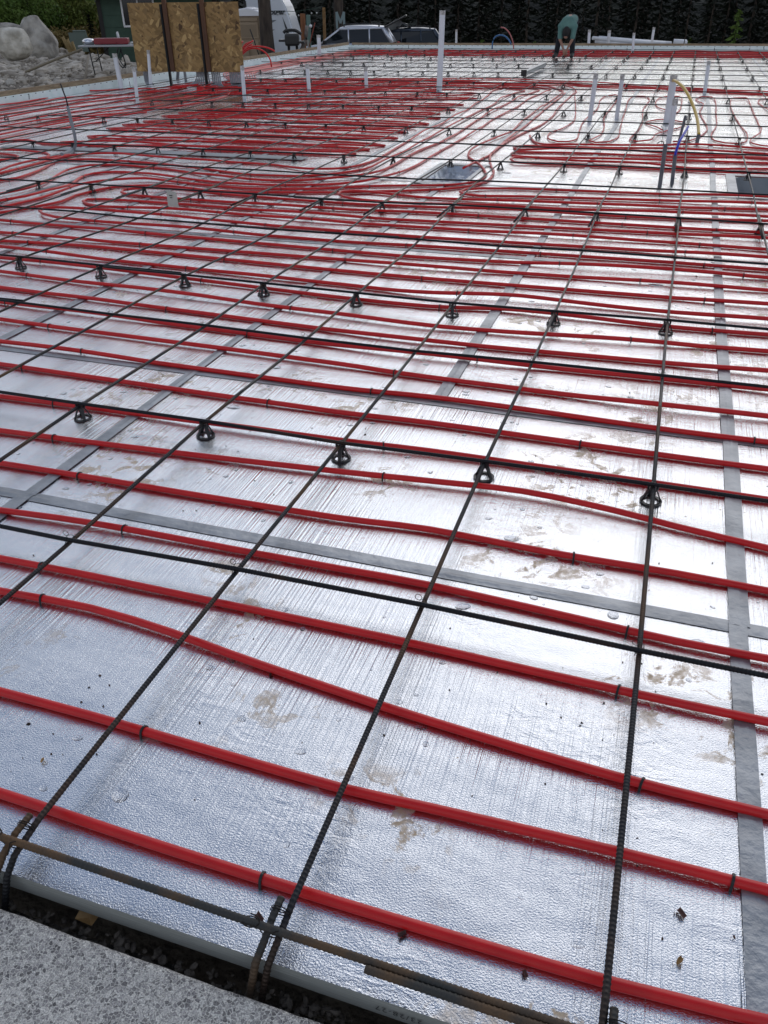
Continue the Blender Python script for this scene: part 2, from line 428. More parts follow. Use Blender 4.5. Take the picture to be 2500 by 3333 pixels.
# openings in the floor: lined pits
M_LINER = noisy('crumpled silver liner', (.55, .58, .62), (.68, .71, .75), 6, .3, 1.0, 7, .6, coord='World', bdist=.05)
for i, (a, b_, c, d) in enumerate(PITS):
    bm = bmesh.new(); n = 14
    grd = [[None] * (n + 1) for _ in range(n + 1)]
    for jj in range(n + 1):
        for ii in range(n + 1):
            u, v = ii / n, jj / n
            edge = min(u, 1 - u, v, 1 - v)
            dep = -.004 - (.30 if i else .16) * min(1, edge * 4.5) ** .8
            wv = .02 * noise.noise(Vector((u * 5, v * 5, i * 9)))
            grd[jj][ii] = bm.verts.new((a + (b_ - a) * u + (wv if 0 < ii < n else 0), c + (d - c) * v, dep + (wv if edge > 0 else 0)))
    for jj in range(n):
        for ii in range(n): bm.faces.new((grd[jj][ii], grd[jj][ii + 1], grd[jj + 1][ii + 1], grd[jj + 1][ii]))
    t = thing('floor_opening', ['recessed opening in the foil floor lined with crumpled silver sheet, beside a looping red tube', 'dark square opening in the foil floor with grey lining at the right edge'][i], 'floor opening')
    obj('liner', bm, M_LINER if i == 0 else M_FLASH, t)
    bm = bmesh.new()
    wd = .085
    box(bm, ((a + b_) / 2, d + wd / 2, .0085), (b_ - a + 2 * wd, wd, .003)); box(bm, ((a + b_) / 2, c - wd / 4, .0085), (b_ - a + 2 * wd, wd / 2, .003))
    box(bm, (a - wd / 2, (c + d) / 2, .0085), (wd, d - c, .0026)); box(bm, (b_ + wd / 4, (c + d) / 2, .0085), (wd / 2, d - c, .0026))
    obj('tape_border', bm, M_TAPE, t)

# long grey flashing strip with a slot
t = thing('flashing_strip', 'long grey flashing strip lying flat across the foil beneath the tubes, left side', 'flashing strip')
def quad_strip(bm, pts, wdt, z, th):
    pts = [Vector(p) for p in pts]
    for a, b_ in zip(pts, pts[1:]):
        c = (a + b_) / 2; d = b_ - a
        box(bm, (c.x, c.y, z), (d.length, wdt, th), math.atan2(d.y, d.x))
bm = bmesh.new(); quad_strip(bm, [(-6.9, 8.30, 0), (-4.4, 8.38, 0)], .20, .010, .006); obj('plate', bm, M_FLASH, t)
bm = bmesh.new(); quad_strip(bm, [(-4.42, 8.34, 0), (-2.85, 8.36, 0)], .19, .0135, .006); obj('plate', bm, M_FLASH, t)
bm = bmesh.new(); box(bm, (-3.75, 8.215, .0185), (1.7, .016, .003)); obj('slot', bm, M_BLACK, t)

# ------------------------------------------------------------------ edge forms (foam walls with a board on top)
def foam_wall(name, label, p0, p1, seg, h=.13, th=.07, inward=(1, 0), bup=.01):
    root = thing(name, label, 'foam wall', (0, 0, 0))
    p0 = Vector(p0); p1 = Vector(p1); d = (p1 - p0); Ln = d.length; d.normalize()
    a = math.atan2(d.y, d.x); n = int(Ln / seg)
    for i in range(n + 1):
        s0 = i * seg; s1 = min(Ln, s0 + seg - .004)
        if s1 - s0 < .05: continue
        c = p0 + d * (s0 + s1) / 2
        bm = bmesh.new()
        box(bm, (c.x, c.y, h / 2 - .03 + random.uniform(-.004, .004)), (s1 - s0, th, h + .06), a)
        obj('foam_block', bm, M_CFOAM, root)
    bm = bmesh.new(); k = 0
    nrm = Vector((-d.y, d.x)); 
    if nrm.dot(Vector(inward)) < 0: nrm = -nrm
    s = .08
    while s < Ln:
        c = p0 + d * s + nrm * (th / 2 + .001)
        box(bm, (c.x, c.y, h - .012), (.03, .004, .012), a)
        if random.random() < .12: box(bm, (c.x, c.y, h - .07 * random.random() - .05), (.015, .004, .08), a, ry=random.uniform(-.4, .4))
        s += .2
    o = obj('web_ends', bm, M_BLACK, root); o['kind'] = 'stuff'
    s = 0
    while s < Ln:
        e = min(Ln, s + 3.66)
        c = p0 + d * (s + e) / 2 - nrm * (th / 2 + .024)
        bm = bmesh.new(); box(bm, (c.x, c.y, h - .045 + bup), (e - s - .006, .038, .19), a + random.uniform(-.001, .001))
        obj('edge_board', bm, M_BOARD, root)
        s = e
    return root
foam_wall('foam_edge_wall', 'low white foam form wall with a brown board along the left side of the floor', (-10.20, 2), (-10.20, 29.66), 1.22, inward=(1, 0), bup=.03)
foam_wall('foam_edge_wall', 'low white foam form wall with a brown board along the far end of the floor', (-10.16, 29.69), (6.5, 29.69), 1.22, inward=(0, -1))

# ------------------------------------------------------------------ heating tubes
PEX_R = .0116
tube_no = [0]
TUBES = []
def pex(pts, label, fine=True, lift=True, r=PEX_R, m=None, group='red heating tubes laid over the foil', z0=.0125):
    sp = smooth_path([(p[0], p[1], 0) for p in pts], .10 if fine else .25)
    o_ = []
    ph = random.random() * 100
    acc = 0; prev = None
    for p in sp:
        if prev is not None: acc += (p - prev).length
        prev = p
        near = math.hypot(p.x - CAM.x, p.y - CAM.y)
        k = max(0, noise.noise(Vector((acc * .9, ph, 0)))) if lift else 0
        o_.append(Vector((p.x + .002 * noise.noise(Vector((acc * 2, ph, 9))), p.y + .002 * noise.noise(Vector((acc * 2, ph, 4))), z0 + (.004 + .0026 * max(0, min(p.y, 8))) * min(1, k * 1.6))))
    root = thing('heating_tube', label, 'tube', group=group)
    rope('pipe', o_, r, m or M_RED, root, 10 if fine else 6)
    TUBES.append((root, o_))
    return root
G = lambda *pts: [ground(p[0], p[1], .0125) for p in pts]
# lines across the picture from the bottom up: y at x = 0/1100/1400/2200/2500 and extra points
front = [
 [(-120, 2548), (0, 2583), (500, 2749), (1250, 2982), (2003, 3204), (2380, 3299), (2640, 3358)],
 [(-120, 2222), (0, 2252), (300, 2331), (1100, 2563), (1400, 2632), (2003, 2775), (2500, 2899), (2650, 2936)],
 [(-100, 1903), (0, 1923), (300, 1983), (560, 2062), (750, 2130), (1100, 2249), (1400, 2347), (2003, 2528), (2500, 2652), (2650, 2690)],
 [(-100, 1800), (0, 1817), (300, 1876), (1100, 2043), (1400, 2107), (2200, 2290), (2500, 2354), (2640, 2386)],
 [(-100, 1648), (0, 1662), (300, 1705), (1100, 1850), (1400, 1904), (2200, 2088), (2500, 2148), (2640, 2178)],
 [(-100, 1493), (0, 1507), (300, 1555), (1100, 1686), (1400, 1723), (1800, 1800), (2200, 1866), (2500, 1923), (2640, 1950)],
 [(-100, 1389), (0, 1401), (300, 1440), (1100, 1537), (1400, 1569), (1700, 1603), (2000, 1664), (2200, 1714), (2500, 1784), (2640, 1820)],
 [(-100, 1278), (0, 1290), (300, 1328), (1100, 1438), (1400, 1470), (2200, 1582), (2500, 1626), (2640, 1646)],
 [(-100, 1172), (0, 1185), (300, 1228), (1100, 1341), (1400, 1376), (2200, 1487), (2500, 1527), (2640, 1546)],
 [(-100, 1100), (0, 1113), (300, 1152), (1100, 1261), (1400, 1293), (2200, 1402), (2500, 1439), (2640, 1457)],
 [(-100, 1028), (0, 1041), (300, 1081), (1100, 1185), (1400, 1228), (2200, 1328), (2500, 1358), (2640, 1372)],
 [(-100, 971), (0, 983), (300, 1021), (1100, 1124), (1400, 1158), (2200, 1237), (2500, 1269), (2640, 1284)],
 [(-100, 922), (0, 935), (300, 973), (1100, 1076), (1400, 1111), (2200, 1184), (2500, 1212), (2640, 1225)],
 [(-100, 872), (0, 885), (300, 923), (1100, 1025), (1400, 1062), (2200, 1120), (2500, 1143), (2640, 1154)],
 [(-100, 829), (0, 840), (300, 871), (1100, 967), (1400, 997), (1660, 1008), (2200, 1065), (2500, 1089), (2640, 1100)],
 [(-100, 797), (0, 808), (300, 840), (1100, 924), (1400, 956), (1700, 970), (2200, 1019), (2500, 1043), (2640, 1054)],
 [(-100, 777), (0, 783), (300, 802), (1100, 880), (1400, 907), (2200, 970), (2500, 992), (2640, 1001)],
 [(-100, 747), (0, 756), (300, 782), (1100, 844), (1400, 869), (2200, 923), (2500, 945), (2640, 955)],
 [(-100, 712), (0, 718), (300, 743), (1100, 815), (1400, 839), (2200, 882), (2500, 904), (2640, 914)],
]
for i, pts in enumerate(front):
    pex(G(*pts), 'red heating tube crossing the foil, %s from the bottom of the photo' % nth(i + 1))
loops = [
 ([(2640, 886), (2500, 878), (2200, 855), (1400, 802), (1100, 785), (300, 719), (180, 709), (140, 700), (130, 692), (142, 684), (185, 681), (300, 687), (1100, 751), (1400, 773), (2200, 821), (2500, 842), (2640, 852)],
  'red hairpin tube whose rounded end is nearest the left edge of the photo'),
 ([(2640, 820), (2500, 812), (2200, 790), (1400, 741), (1100, 722), (600, 684), (340, 672), (285, 664), (270, 655), (285, 649), (340, 648), (600, 665), (1100, 703), (1400, 720), (2200, 761), (2500, 779), (2640, 787)],
  'red tube hairpin with its rounded left end just above the leftmost hairpin'),
 ([(2640, 764), (2500, 757), (2200, 741), (1400, 692), (1100, 680), (560, 645), (420, 634), (396, 627), (402, 621), (430, 618), (475, 616), (570, 620), (1100, 660), (1400, 674), (2200, 711), (2500, 720), (2640, 725)],
  'red tube hairpin ending at left beside the wet muddy patch and paper tag'),
 ([(2640, 714), (2500, 707), (2200, 695), (1400, 663), (1180, 656), (1120, 648), (1100, 638), (1112, 630), (1150, 626), (1200, 626), (1280, 632), (1400, 644), (2200, 674), (2500, 682), (2640, 686)],
  'red tube hairpin rounding off near the middle, left of the lined opening'),
 ([(2640, 671), (2500, 665), (2200, 654), (1700, 639), (1560, 637), (1510, 632), (1497, 625), (1515, 618), (1560, 614), (1700, 614), (2200, 633), (2500, 642), (2640, 646)],
  'red tube hairpin with its rounded end just right of the lined opening'),
]
for pts, lb in loops: pex(G(*pts), lb)
# curving tubes of the middle, left to right and away (view coordinates of the working crops)
A_ = lambda *p: [vA(q) for q in p]
B_ = lambda *p: [vB(q) for q in p]
C_ = lambda *p: [vC(q) for q in p]
band_y = [255 + 3.9 * k for k in range(12)]
def band(k, x1=1560):
    y = band_y[k]
    return [(x1, y + 1), (1300, y), (900, y + 3), (640, y + 12)]
mid = [
 (A_((-150, 512), (0, 485), (120, 455), (250, 420), (330, 398), (430, 378), (560, 370), (700, 373), (830, 385), (960, 400), (1100, 410), (1300, 414), (1475, 424)) +
  B_((180, 437), (330, 460), (440, 465), (560, 461), (685, 437), (790, 400), (935, 315), (1075, 238), (1170, 192), (1285, 130), (1355, 88), (1440, 30)) + C_((10, -12), (60, -28)) + [(1570, 290)] + band(9, 1500)),
 (A_((-150, 556), (0, 530), (100, 515), (230, 470), (330, 420), (430, 405), (560, 402), (700, 410), (850, 425), (1000, 438), (1200, 458), (1475, 492)) +
  B_((180, 500), (330, 503), (500, 492), (650, 473), (750, 450), (850, 402), (980, 345), (1100, 272), (1225, 207), (1340, 145), (1400, 112), (1475, 80)) + C_((70, 30), (150, 2), (200, -12)) + [(1640, 288)] + band(8, 1540)),
 (A_((-150, 645), (20, 612), (150, 585), (280, 540), (340, 500), (420, 465), (540, 440), (700, 436), (850, 447), (1000, 462), (1200, 490), (1475, 522)) +
  B_((180, 529), (400, 526), (560, 516), (680, 505), (790, 480), (880, 440), (955, 395), (1050, 345), (1180, 295), (1280, 240), (1345, 195)) + C_((0, 112), (60, 85), (100, 65), (180, 25), (250, 0)) + [(1750, 290)] + band(7, 1640)),
 (A_((-150, 682), (0, 655), (160, 630), (300, 590), (420, 555), (480, 512), (560, 487), (700, 478), (870, 487), (1050, 510), (1300, 540), (1475, 552)) +
  B_((180, 557), (300, 557), (500, 553), (700, 540), (840, 510), (930, 480), (1040, 430), (1160, 357), (1260, 300), (1390, 227)) + C_((0, 168), (60, 135), (150, 90), (230, 35), (320, 0)) + [(1790, 291)] + band(6, 1690)),
 (A_((-150, 705), (0, 690), (200, 645), (350, 603), (480, 562), (600, 545), (700, 535), (870, 524), (1000, 533), (1200, 553), (1475, 577)) +
  B_((180, 580), (450, 578), (700, 565), (950, 560), (1150, 558), (1300, 550), (1395, 530), (1440, 500), (1428, 465), (1385, 420), (1338, 387), (1350, 350), (1430, 308), (1510, 272), (1590, 238)) + C_((190, 170), (230, 138), (300, 90), (400, 20)) + [(1830, 296)] + band(5, 1730)),
 (A_((-150, 738), (60, 715), (250, 680), (370, 655), (450, 620), (540, 598), (610, 581), (700, 567), (850, 562), (1000, 568), (1200, 585), (1475, 600)) +
  B_((180, 601), (520, 601), (800, 595), (1000, 590), (1200, 580), (1320, 567), (1440, 537), (1488, 482), (1472, 440), (1465, 385), (1480, 365), (1530, 325)) + C_((100, 292), (180, 250), (290, 200), (360, 150), (420, 75), (490, 10), (510, -5)) + [(1860, 288)] + band(4, 1770)),
 (C_((-170, 455), (-60, 402), (0, 370), (40, 330), (110, 270), (200, 205)) + C_((330, 95), (390, 50)) + [(1840, 302)]),
]
mid_lb = ['outermost red tube of the fan bending from the left edge away to the right', 'second tube of the fan bending away towards the person, counted from its outer side',
          'third tube of the fan bending away towards the person, counted from its outer side', 'fourth tube of the fan bending away towards the person, counted from its outer side',
          'red tube looping around the front of the lined opening, inner one of two', 'red tube looping around the front of the lined opening, outer one of two',
          'short stretch of pale red tube running away just left of the grey pipes']
for pts, lb in zip(mid, mid_lb): pex(G(*pts), lb)
snake = C_((500, 15), (505, 100), (495, 170), (430, 215), (360, 240), (337, 263), (350, 285), (400, 296), (460, 296), (510, 282), (525, 240), (545, 185), (575, 155), (630, 105), (645, 75), (650, 50), (680, 27), (740, 20), (757, 38), (720, 90), (676, 150),
           (676, 210), (655, 255), (610, 280), (585, 290), (625, 301), (700, 297), (758, 270), (775, 205), (790, 150), (808, 95), (818, 55), (850, 26), (920, 24), (948, 45), (910, 105), (905, 180), (880, 225), (845, 262), (830, 285), (870, 296), (955, 291),
           (990, 255), (1060, 228), (1120, 215), (1160, 195), (1150, 178), (1100, 170), (1020, 162), (940, 175), (928, 188), (990, 210), (1025, 228))
pex(G(*snake), 'thin red tube snaking in tall loops left of the thick grey pipes', r=.0085)
snake2 = C_((1055, 110), (1000, 92), (985, 65), (1002, 38), (1060, 26), (1125, 30), (1142, 55), (1130, 105), (1110, 125))
pex(G(*snake2), 'small red tube loop behind the tall grey pipe that holds the yellow hose', r=.0085)
snake3 = C_((1090, 296), (1180, 292), (1250, 265), (1292, 228), (1288, 195), (1262, 150), (1250, 115), (1270, 75), (1240, 55), (1226, 42), (1260, 26), (1320, 30), (1345, 58), (1347, 130), (1350, 195), (1322, 248), (1318, 268), (1340, 290), (1400, 304), (1490, 308), (1532, 290), (1525, 245),
            (1480, 180), (1440, 105), (1433, 58), (1452, 38), (1525, 38), (1546, 62), (1580, 140), (1617, 230), (1600, 262), (1555, 285), (1570, 308), (1680, 325), (1760, 300), (1740, 200), (1660, 110), (1600, 60), (1625, 40), (1700, 38))
pex(G(*snake3), 'red tube snaking in tall loops right of the yellow hose', r=.0085)
grp = [
 C_((230, 262), (242, 280), (262, 300), (330, 318), (500, 320), (1000, 322), (1240, 315), (1659, 340), (1800, 348)),
 C_((1800, 378), (1659, 370), (1000, 341), (600, 331), (200, 321), (150, 325), (132, 333), (150, 345), (600, 352), (1000, 362), (1659, 395), (1800, 402)),
 C_((1800, 415), (1659, 408), (1000, 385), (600, 367), (180, 358), (140, 358), (118, 368), (130, 380), (200, 388), (700, 401), (1200, 412), (1659, 425), (1800, 430)),
 C_((1800, 465), (1659, 460), (1200, 456), (900, 430), (450, 410), (200, 399), (135, 402), (113, 412), (135, 425), (400, 435), (1000, 462), (1659, 492), (1800, 497)),
]
glb = ['top tube of the tight red bundle beside the standing grey pipes', 'uppermost hairpin of the tight red bundle behind the dark conduits', 'middle hairpin of the tight red bundle behind the dark conduits', 'lowest hairpin of the tight red bundle behind the dark conduits']
for pts, lb in zip(grp, glb): pex(G(*pts), lb)
# zigzag field: staggered hairpins
LE = [vA(p) for p in ((225, 300), (365, 300), (525, 265), (640, 220), (735, 195), (860, 175), (975, 143), (1070, 125), (1180, 108), (1325, 103), (1395, 80), (1520, 60), (1565, 42), (1510, 26))]
RE = [vB(p) for p in ((660, 375), (740, 345), (835, 320), (910, 277), (960, 240), (1022, 215), (1097, 190), (1166, 156), (1166, 130), (1255, 105), (1305, 75), (1385, 38), (1395, 12))]
def end_pts(e, sgn, outwards):
    p = ground(e[0], e[1], .0125); g_ = .085 + .004 * p.y * .3
    near = Vector((p.x - outwards * .16, p.y - g_, 0)); far = Vector((p.x - outwards * .16, p.y + g_, 0)); tip = Vector((p.x, p.y, 0))
    return (near, tip, far) if sgn > 0 else (far, tip, near)
zz = []
n_, t_, f_ = end_pts(LE[0], 1, -1)
zz += [Vector((p.x, p.y, 0)) for p in G(*A_((0, 300), (150, 285)))] + [f_ + Vector((0.05, .03, 0))][:0]
zz += [t_]
for k in range(len(RE)):
    a = end_pts(LE[k], 1, -1)       # near limb leaves the left end
    b_ = end_pts(RE[k], 1, 1)
    zz += [a[0]]
    mid_ = (a[0] + b_[0]) / 2
    zz += [a[0].lerp(b_[0], .25), mid_, a[0].lerp(b_[0], .75), b_[0], b_[1], b_[2]]
    c = end_pts(LE[k + 1], 1, -1)
    zz += [b_[2].lerp(c[2], .3), b_[2].lerp(c[2], .65)]
    zz += [c[2], c[1]]
# split the field into three circuits
cut1 = len(zz) * 4 // 13; cut2 = len(zz) * 9 // 13
def limbs(a, b):
    return zz[a:b]
pex(limbs(0, cut1 + 1), 'nearest part of the staggered red hairpin field left of the middle, by the flashing strip', fine=True)
pex(limbs(cut1, cut2 + 1), 'middle part of the staggered red hairpin field, between its near and far parts', fine=False)
pex(limbs(cut2, len(zz)), 'far part of the staggered red hairpin field, in front of the broad red band', fine=False)
# extra limbs that fill the field between the hairpins
# broad red band: straight tubes carried on to the right
for k in range(4):
    y = band_y[k]
    pex(G((560, y + 22), (760, y + 8), (900, y + 3), (1300, y), (1600, y + 2 + k * 2.2), (1900, y + 12 + k * 1.8), (2200, y + 28 + k * .6), (2500, y + 46 - k * 1.2), (2700, y + 54 - k * 1.2)),
        'broad far band tube reaching the right edge, %s from its far side' % nth(k + 1), fine=False)
for k in (10, 11):
    y = band_y[k] + 1
    pex(G((600, y + 14), (900, y + 3), (1200, y), (1420, y)), 'short red tube along the near side of the broad far band, %s' % ('outer' if k == 11 else 'inner'), fine=False)
# left side: tubes running from the left edge to the manifold board
lefts = [
 A_((-120, 130), (0, 115), (200, 85), (400, 55), (620, 30), (850, 0), (1000, -18), (1120, -25)),
 A_((-120, 150), (0, 135), (250, 100), (500, 62), (800, 28), (950, 10), (1050, -5), (1120, -18)),
 A_((-120, 174), (0, 158), (200, 127), (400, 98), (650, 66), (860, 40), (1000, 18), (1150, -2), (1240, -22)),
 A_((-120, 202), (0, 185), (220, 150), (440, 118), (700, 88), (950, 58), (1150, 25), (1260, -14)),
 A_((-120, 222), (0, 205), (250, 168), (500, 135), (800, 100), (1000, 75), (1180, 45), (1290, 5), (1300, -18)),
 A_((-120, 245), (0, 228), (150, 203), (340, 172), (500, 150), (800, 118), (1000, 92), (1200, 62), (1360, 20), (1380, -14)),
 A_((-120, 275), (0, 258), (100, 238), (230, 210), (400, 183), (600, 153), (800, 128), (880, 120)),
 A_((-120, 306), (0, 288), (150, 257), (300, 230), (530, 190), (640, 175)),
 A_((-120, 348), (0, 350), (100, 351), (200, 356), (275, 364), (296, 374), (285, 388), (230, 398)),
 A_((-120, 368), (0, 370), (60, 374), (100, 380), (112, 390), (90, 400), (0, 405), (-120, 412)),
 A_((-120, 492), (0, 470), (60, 450), (200, 415), (340, 385), (420, 374)),
 A_((-60, 112), (200, 68), (360, 38), (520, 22), (720, 15), (870, 0), (940, -12), (900, -22), (760, -20), (640, -12), (500, -4), (350, 22), (180, 52), (-60, 92)),
 A_((880, 2), (1030, -10), (1100, -22), (1010, -28), (900, -18)),
]
for i, pts in enumerate(lefts):
    pex(G(*pts), 'pale red tube from the left edge to the standing board, %s from the wall' % nth(i + 1) if i < 8 else
        ['red hairpin end near the left edge below the bent grey conduit, upper one', 'red hairpin at the left edge below the bent grey conduit, lower one', 'red tube joining the fan of curves at the left edge',
         'red tube loop left of the standing board behind the white pipes', 'small red tube loop at the foot of the standing board'][i - 8], fine=(i > 4))
# from the board along the left wall and across the far end
for k in range(13):
    yb = 26.35 + .235 * k; xl = -9.0 - .07 * k
    pts = [Vector((-8.2 + .05 * k, 16.5, 0)), Vector((-8.0 - .05 * k, 17.6, 0)), Vector((xl + .2, 19.4, 0)), Vector((xl, 21.5, 0)), Vector((xl, yb - .9, 0)), Vector((xl + .25, yb - .15, 0)), Vector((xl + .9, yb, 0)), Vector((-4, yb + .01, 0)), Vector((0, yb, 0)), Vector((6.2, yb, 0))]
    pex(pts, 'red tube along the left wall and far end, %s from the wall' % nth(13 - k), fine=False)

# staples holding the tubes
def staple_mesh():
    bm = bmesh.new(); r = .0138
    pts = [Vector((0, -r - .002, -.014)), Vector((0, -r, 0))] + [Vector((0, -r * math.cos(a), r * math.sin(a))) for a in [PI * k / 6 for k in range(1, 6)]] + [Vector((0, r, 0)), Vector((0, r + .002, -.014))]
    for p, q in zip(pts, pts[1:]):
        d = q - p; box(bm, (p + q) / 2, (.0058, .0026, d.length + .002), rx=math.atan2(-d.y, d.z))
    return mesh_of(bm, M_CLIP, False, 'staple')
SM = staple_mesh(); ns = 0
for root, path in TUBES:
    acc = random.uniform(.1, .8); cnt = 0
    for a, b_ in zip(path, path[1:]):
        acc -= (b_ - a).length
        mid_ = (a + b_) / 2
        if acc <= 0:
            acc = random.uniform(.6, 1.3) if mid_.y > 5 else random.uniform(1.1, 2.1)
            if mid_.y > 14.5 or cnt > 60 or ns > 700: continue
            d = b_ - a
            o = link('staple', SM, root, mid_, (0, 0, math.atan2(d.y, d.x) + random.uniform(-.25, .25)))
            cnt += 1; ns += 1

# ------------------------------------------------------------------ reinforcing bars
def rebar_mesh(path, r, rib_until, m, flip=False):
    """deformed bar: ribs as real rings up to rib_until metres from the camera, plain beyond"""
    sp = smooth_path(path, .3)
    # resample
    outp = []; rad = []
    for a, b_ in zip(sp, sp[1:]):
        mid_ = (a + b_) / 2
        dist = (mid_ - CAM).length; Ln = (b_ - a).length
        if dist < rib_until:
            n = max(1, int(round(Ln / .0098)))
            for k in range(n):
                for t, rr in ((0, 1.0), (.5, 1.0), (.64, 1.12), (.86, 1.12)):
                    outp.append(a.lerp(b_, (k + t) / n)); rad.append(r * rr)
        else:
            outp.append(a); rad.append(r * 1.04)
    outp.append(sp[-1]); rad.append(r)
    bm = bmesh.new(); tube(bm, outp, rad, 8)
    for f in bm.faces: f.smooth = True
    return mesh_of(bm, m, False, 'rebar')
RB = .0068
ZA, ZB = .062, .0755
AX = .5855
aoff = {-6: .038, -5: -.031, -4: -.022, -3: .032, -2: -.014, -1: -.01, 0: -.001, 1: -.008, 2: .012, 3: .006}
def ax(i): return AX * (i + aoff.get(i, .02 * math.sin(i * 7.1)))
rows = [.125, 1.126, 1.995, 3.028, 3.787, 5.093, 6.125, 7.207, 8.26]
rows += [9.40, 10.60, 11.72, 12.84, 13.93, 15.02, 16.08, 17.14, 18.34, 19.56, 20.84, 22.10, 23.3, 24.49, 25.2, 25.9, 26.9, 27.9, 28.8]
# measured crossings, so that each bar takes the slight sway it has in the photograph
meas = {0: {0: (47, 2757), 1: (899, 3050)}, 1: {-1: (226, 1754), 0: (770, 1848), 1: (1374, 1964), 2: (2083, 2113)}, 2: {-2: (260, 1315), -1: (663, 1371), 0: (1108, 1443), 1: (1578, 1503), 2: (2128, 1579)},
 3: {-4: (53, 982), -3: (359, 1021), -2: (663, 1057), -1: (993, 1099), 0: (1350, 1141), 1: (1731, 1177), 2: (2158, 1221)}, 4: {-5: (60, 839), -4: (323, 867), -3: (598, 896), -2: (856, 923), -1: (1159, 955), 0: (1473, 988), 1: (1806, 1015), 2: (2174, 1044)},
 5: {-6: (241, 689), -5: (436, 710), -4: (648, 727), -3: (892, 748), -2: (1104, 762), -1: (1362, 779), 0: (1623, 800), 1: (1895, 815), 2: (2198, 838)}, 6: {-4: (829, 634), -3: (1046, 649), -2: (1244, 661), -1: (1473, 668), 0: (1711, 682), 1: (1943, 695), 2: (2211, 711), 3: (2479, 730)},
 7: {-5: (822, 553), -4: (993, 564), -3: (1175, 575), -2: (1362, 583), -1: (1558, 588), 0: (1784, 598), 1: (1990, 608), 2: (2225, 619), 3: (2457, 632)}, 8: {-3: (1280, 514), -2: (1467, 521), -1: (1630, 528), 0: (1837, 536), 1: (2018, 543), 2: (2232, 552), 3: (2438, 562)}}
IMIN, IMAX = -16, 9
def cross(i, j):
    if j in meas and i in meas[j]:
        p = ground(*meas[j][i], (ZA + ZB) / 2); return Vector((p.x, p.y, 0))
    y = rows[j]
    if j in meas:
        ks = sorted(meas[j]); k = min(ks, key=lambda q: abs(q - i)); y = ground(*meas[j][k], (ZA + ZB) / 2).y
    x = ax(i)
    for jj in (j, j - 1, j + 1, j - 2, j + 2):
        if jj in meas and i in meas[jj]: x = ground(*meas[jj][i], (ZA + ZB) / 2).x * .5 + x * .5; break
    return Vector((x, y, 0))
CR = {(i, j): cross(i, j) for i in range(IMIN, IMAX + 1) for j in range(len(rows))}
# lengthwise bars in two lengths, lapping at row 6
order = list(range(IMAX, IMIN - 1, -1))
for idx, i in enumerate(order):
    xj = CR[(i, 6)]
    near = [Vector((CR[(i, 0)].x, .09 if i not in (0, 1, 2) else -.01, ZA - (.0 if i not in (0, 1, 2) else .03)))] + [Vector((CR[(i, j)].x, CR[(i, j)].y, ZA + (.0 if j % 2 == 0 else -.006))) for j in range(0, 7)]
    if i in (0, 1, 2): near[0] = Vector((CR[(i, 0)].x - .020, .072, ZA - .14)); near[1] = Vector((CR[(i, 0)].x, .127, ZA - .012)); near.insert(1, Vector((CR[(i, 0)].x - .010, .101, ZA - .052))); near.insert(3, Vector((near[2].x * .92 + near[3].x * .08, near[2].y * .92 + near[3].y * .08, ZA)))
    near.append(Vector((xj.x + .002, xj.y + .35, ZA)))
    far = [Vector((xj.x - .016, xj.y - .42, ZA + .001)), Vector((xj.x - .0155, xj.y, ZA))] + [Vector((CR[(i, j)].x - .008, CR[(i, j)].y, ZA)) for j in range(7, len(rows))] + [Vector((ax(i), 29.3, ZA))]
    for nm, path, w_ in (('rebar', near, 'near'), ('rebar', far, 'far')):
        if w_ == 'near' and i < -9: continue
        m_ = M_BARA
        t = thing('rebar', '%s lengthwise rebar running away from the camera, %s from the right, %s' % ('brown', nth(idx + 1), 'near length' if w_ == 'near' else 'far length'), 'rebar', group='lengthwise reinforcing bars')
        link('bar', rebar_mesh(path, RB, 3.6 if w_ == 'near' else 0, m_), t)
        if w_ == 'near':
            for dy in (-.38, .30):
                bmt = bmesh.new(); c = Vector((xj.x - .007, xj.y + dy, ZA))
                tube(bmt, [c + Vector((.016 * math.cos(a), .004 * a / 6, .011 * math.sin(a))) for a in [k * PI / 4 for k in range(9)]], .0013, 4)
                obj('tie_wire', bmt, M_WIRE, t)
# starter bars from the concrete beside the first lengthwise bars
for k, i in enumerate((0, 1, 2)):
    c = CR[(i, 0)]
    e = [ground(99, 2652, ZA), ground(916, 2922, ZA), ground(2000, 3283, ZA)][k]
    t = thing('starter_bar', ['short rusty starter bar tied beside a lengthwise bar in the bottom left corner', 'short rusty starter bar rising from the gap at the bottom centre, tied to a bar', 'short starter bar end tied to a bar at the bottom right edge'][k], 'rebar', group='starter bars rising at the near slab edge')
    dirv = (Vector((CR[(i, 1)].x, CR[(i, 1)].y, 0)) - Vector((c.x, c.y, 0))).normalized()
    e2 = Vector((e.x, e.y, ZA)) ; base_ = e2 - dirv * .40
    bq = e2 - dirv * ((e2.y - .118) / dirv.y); path = [Vector((bq.x - .02, .070, ZA - .14)), Vector((bq.x - .01, .099, ZA - .050)), Vector((bq.x, .125, ZA - .012)), e2.lerp(bq, .5), e2]
    link('bar', rebar_mesh(path, .0073, 3.4, M_BARR), t)
    for q in (.03, .075):
        bmt = bmesh.new()
        cc = e2 - dirv * q + Vector((.010, 0, 0))
        tube(bmt, [cc + Vector((.021 * math.cos(a), .005 * a / 6, .012 * math.sin(a))) for a in [kk * PI / 5 for kk in range(21)]], .0013, 4)
        obj('tie_wire', bmt, M_WIRE, t)
    bmt = bmesh.new()
    # curled wire tail
    cc = e2 - dirv * .07 + Vector((-.03, .0, .012))
    tube(bmt, [cc + Vector((.018 * math.cos(a) , .012 * math.sin(a), .004 * a / 3)) for a in [kk * PI / 5 for kk in range(14)]], .0013, 4)
    obj('tie_wire', bmt, M_WIRE, t)
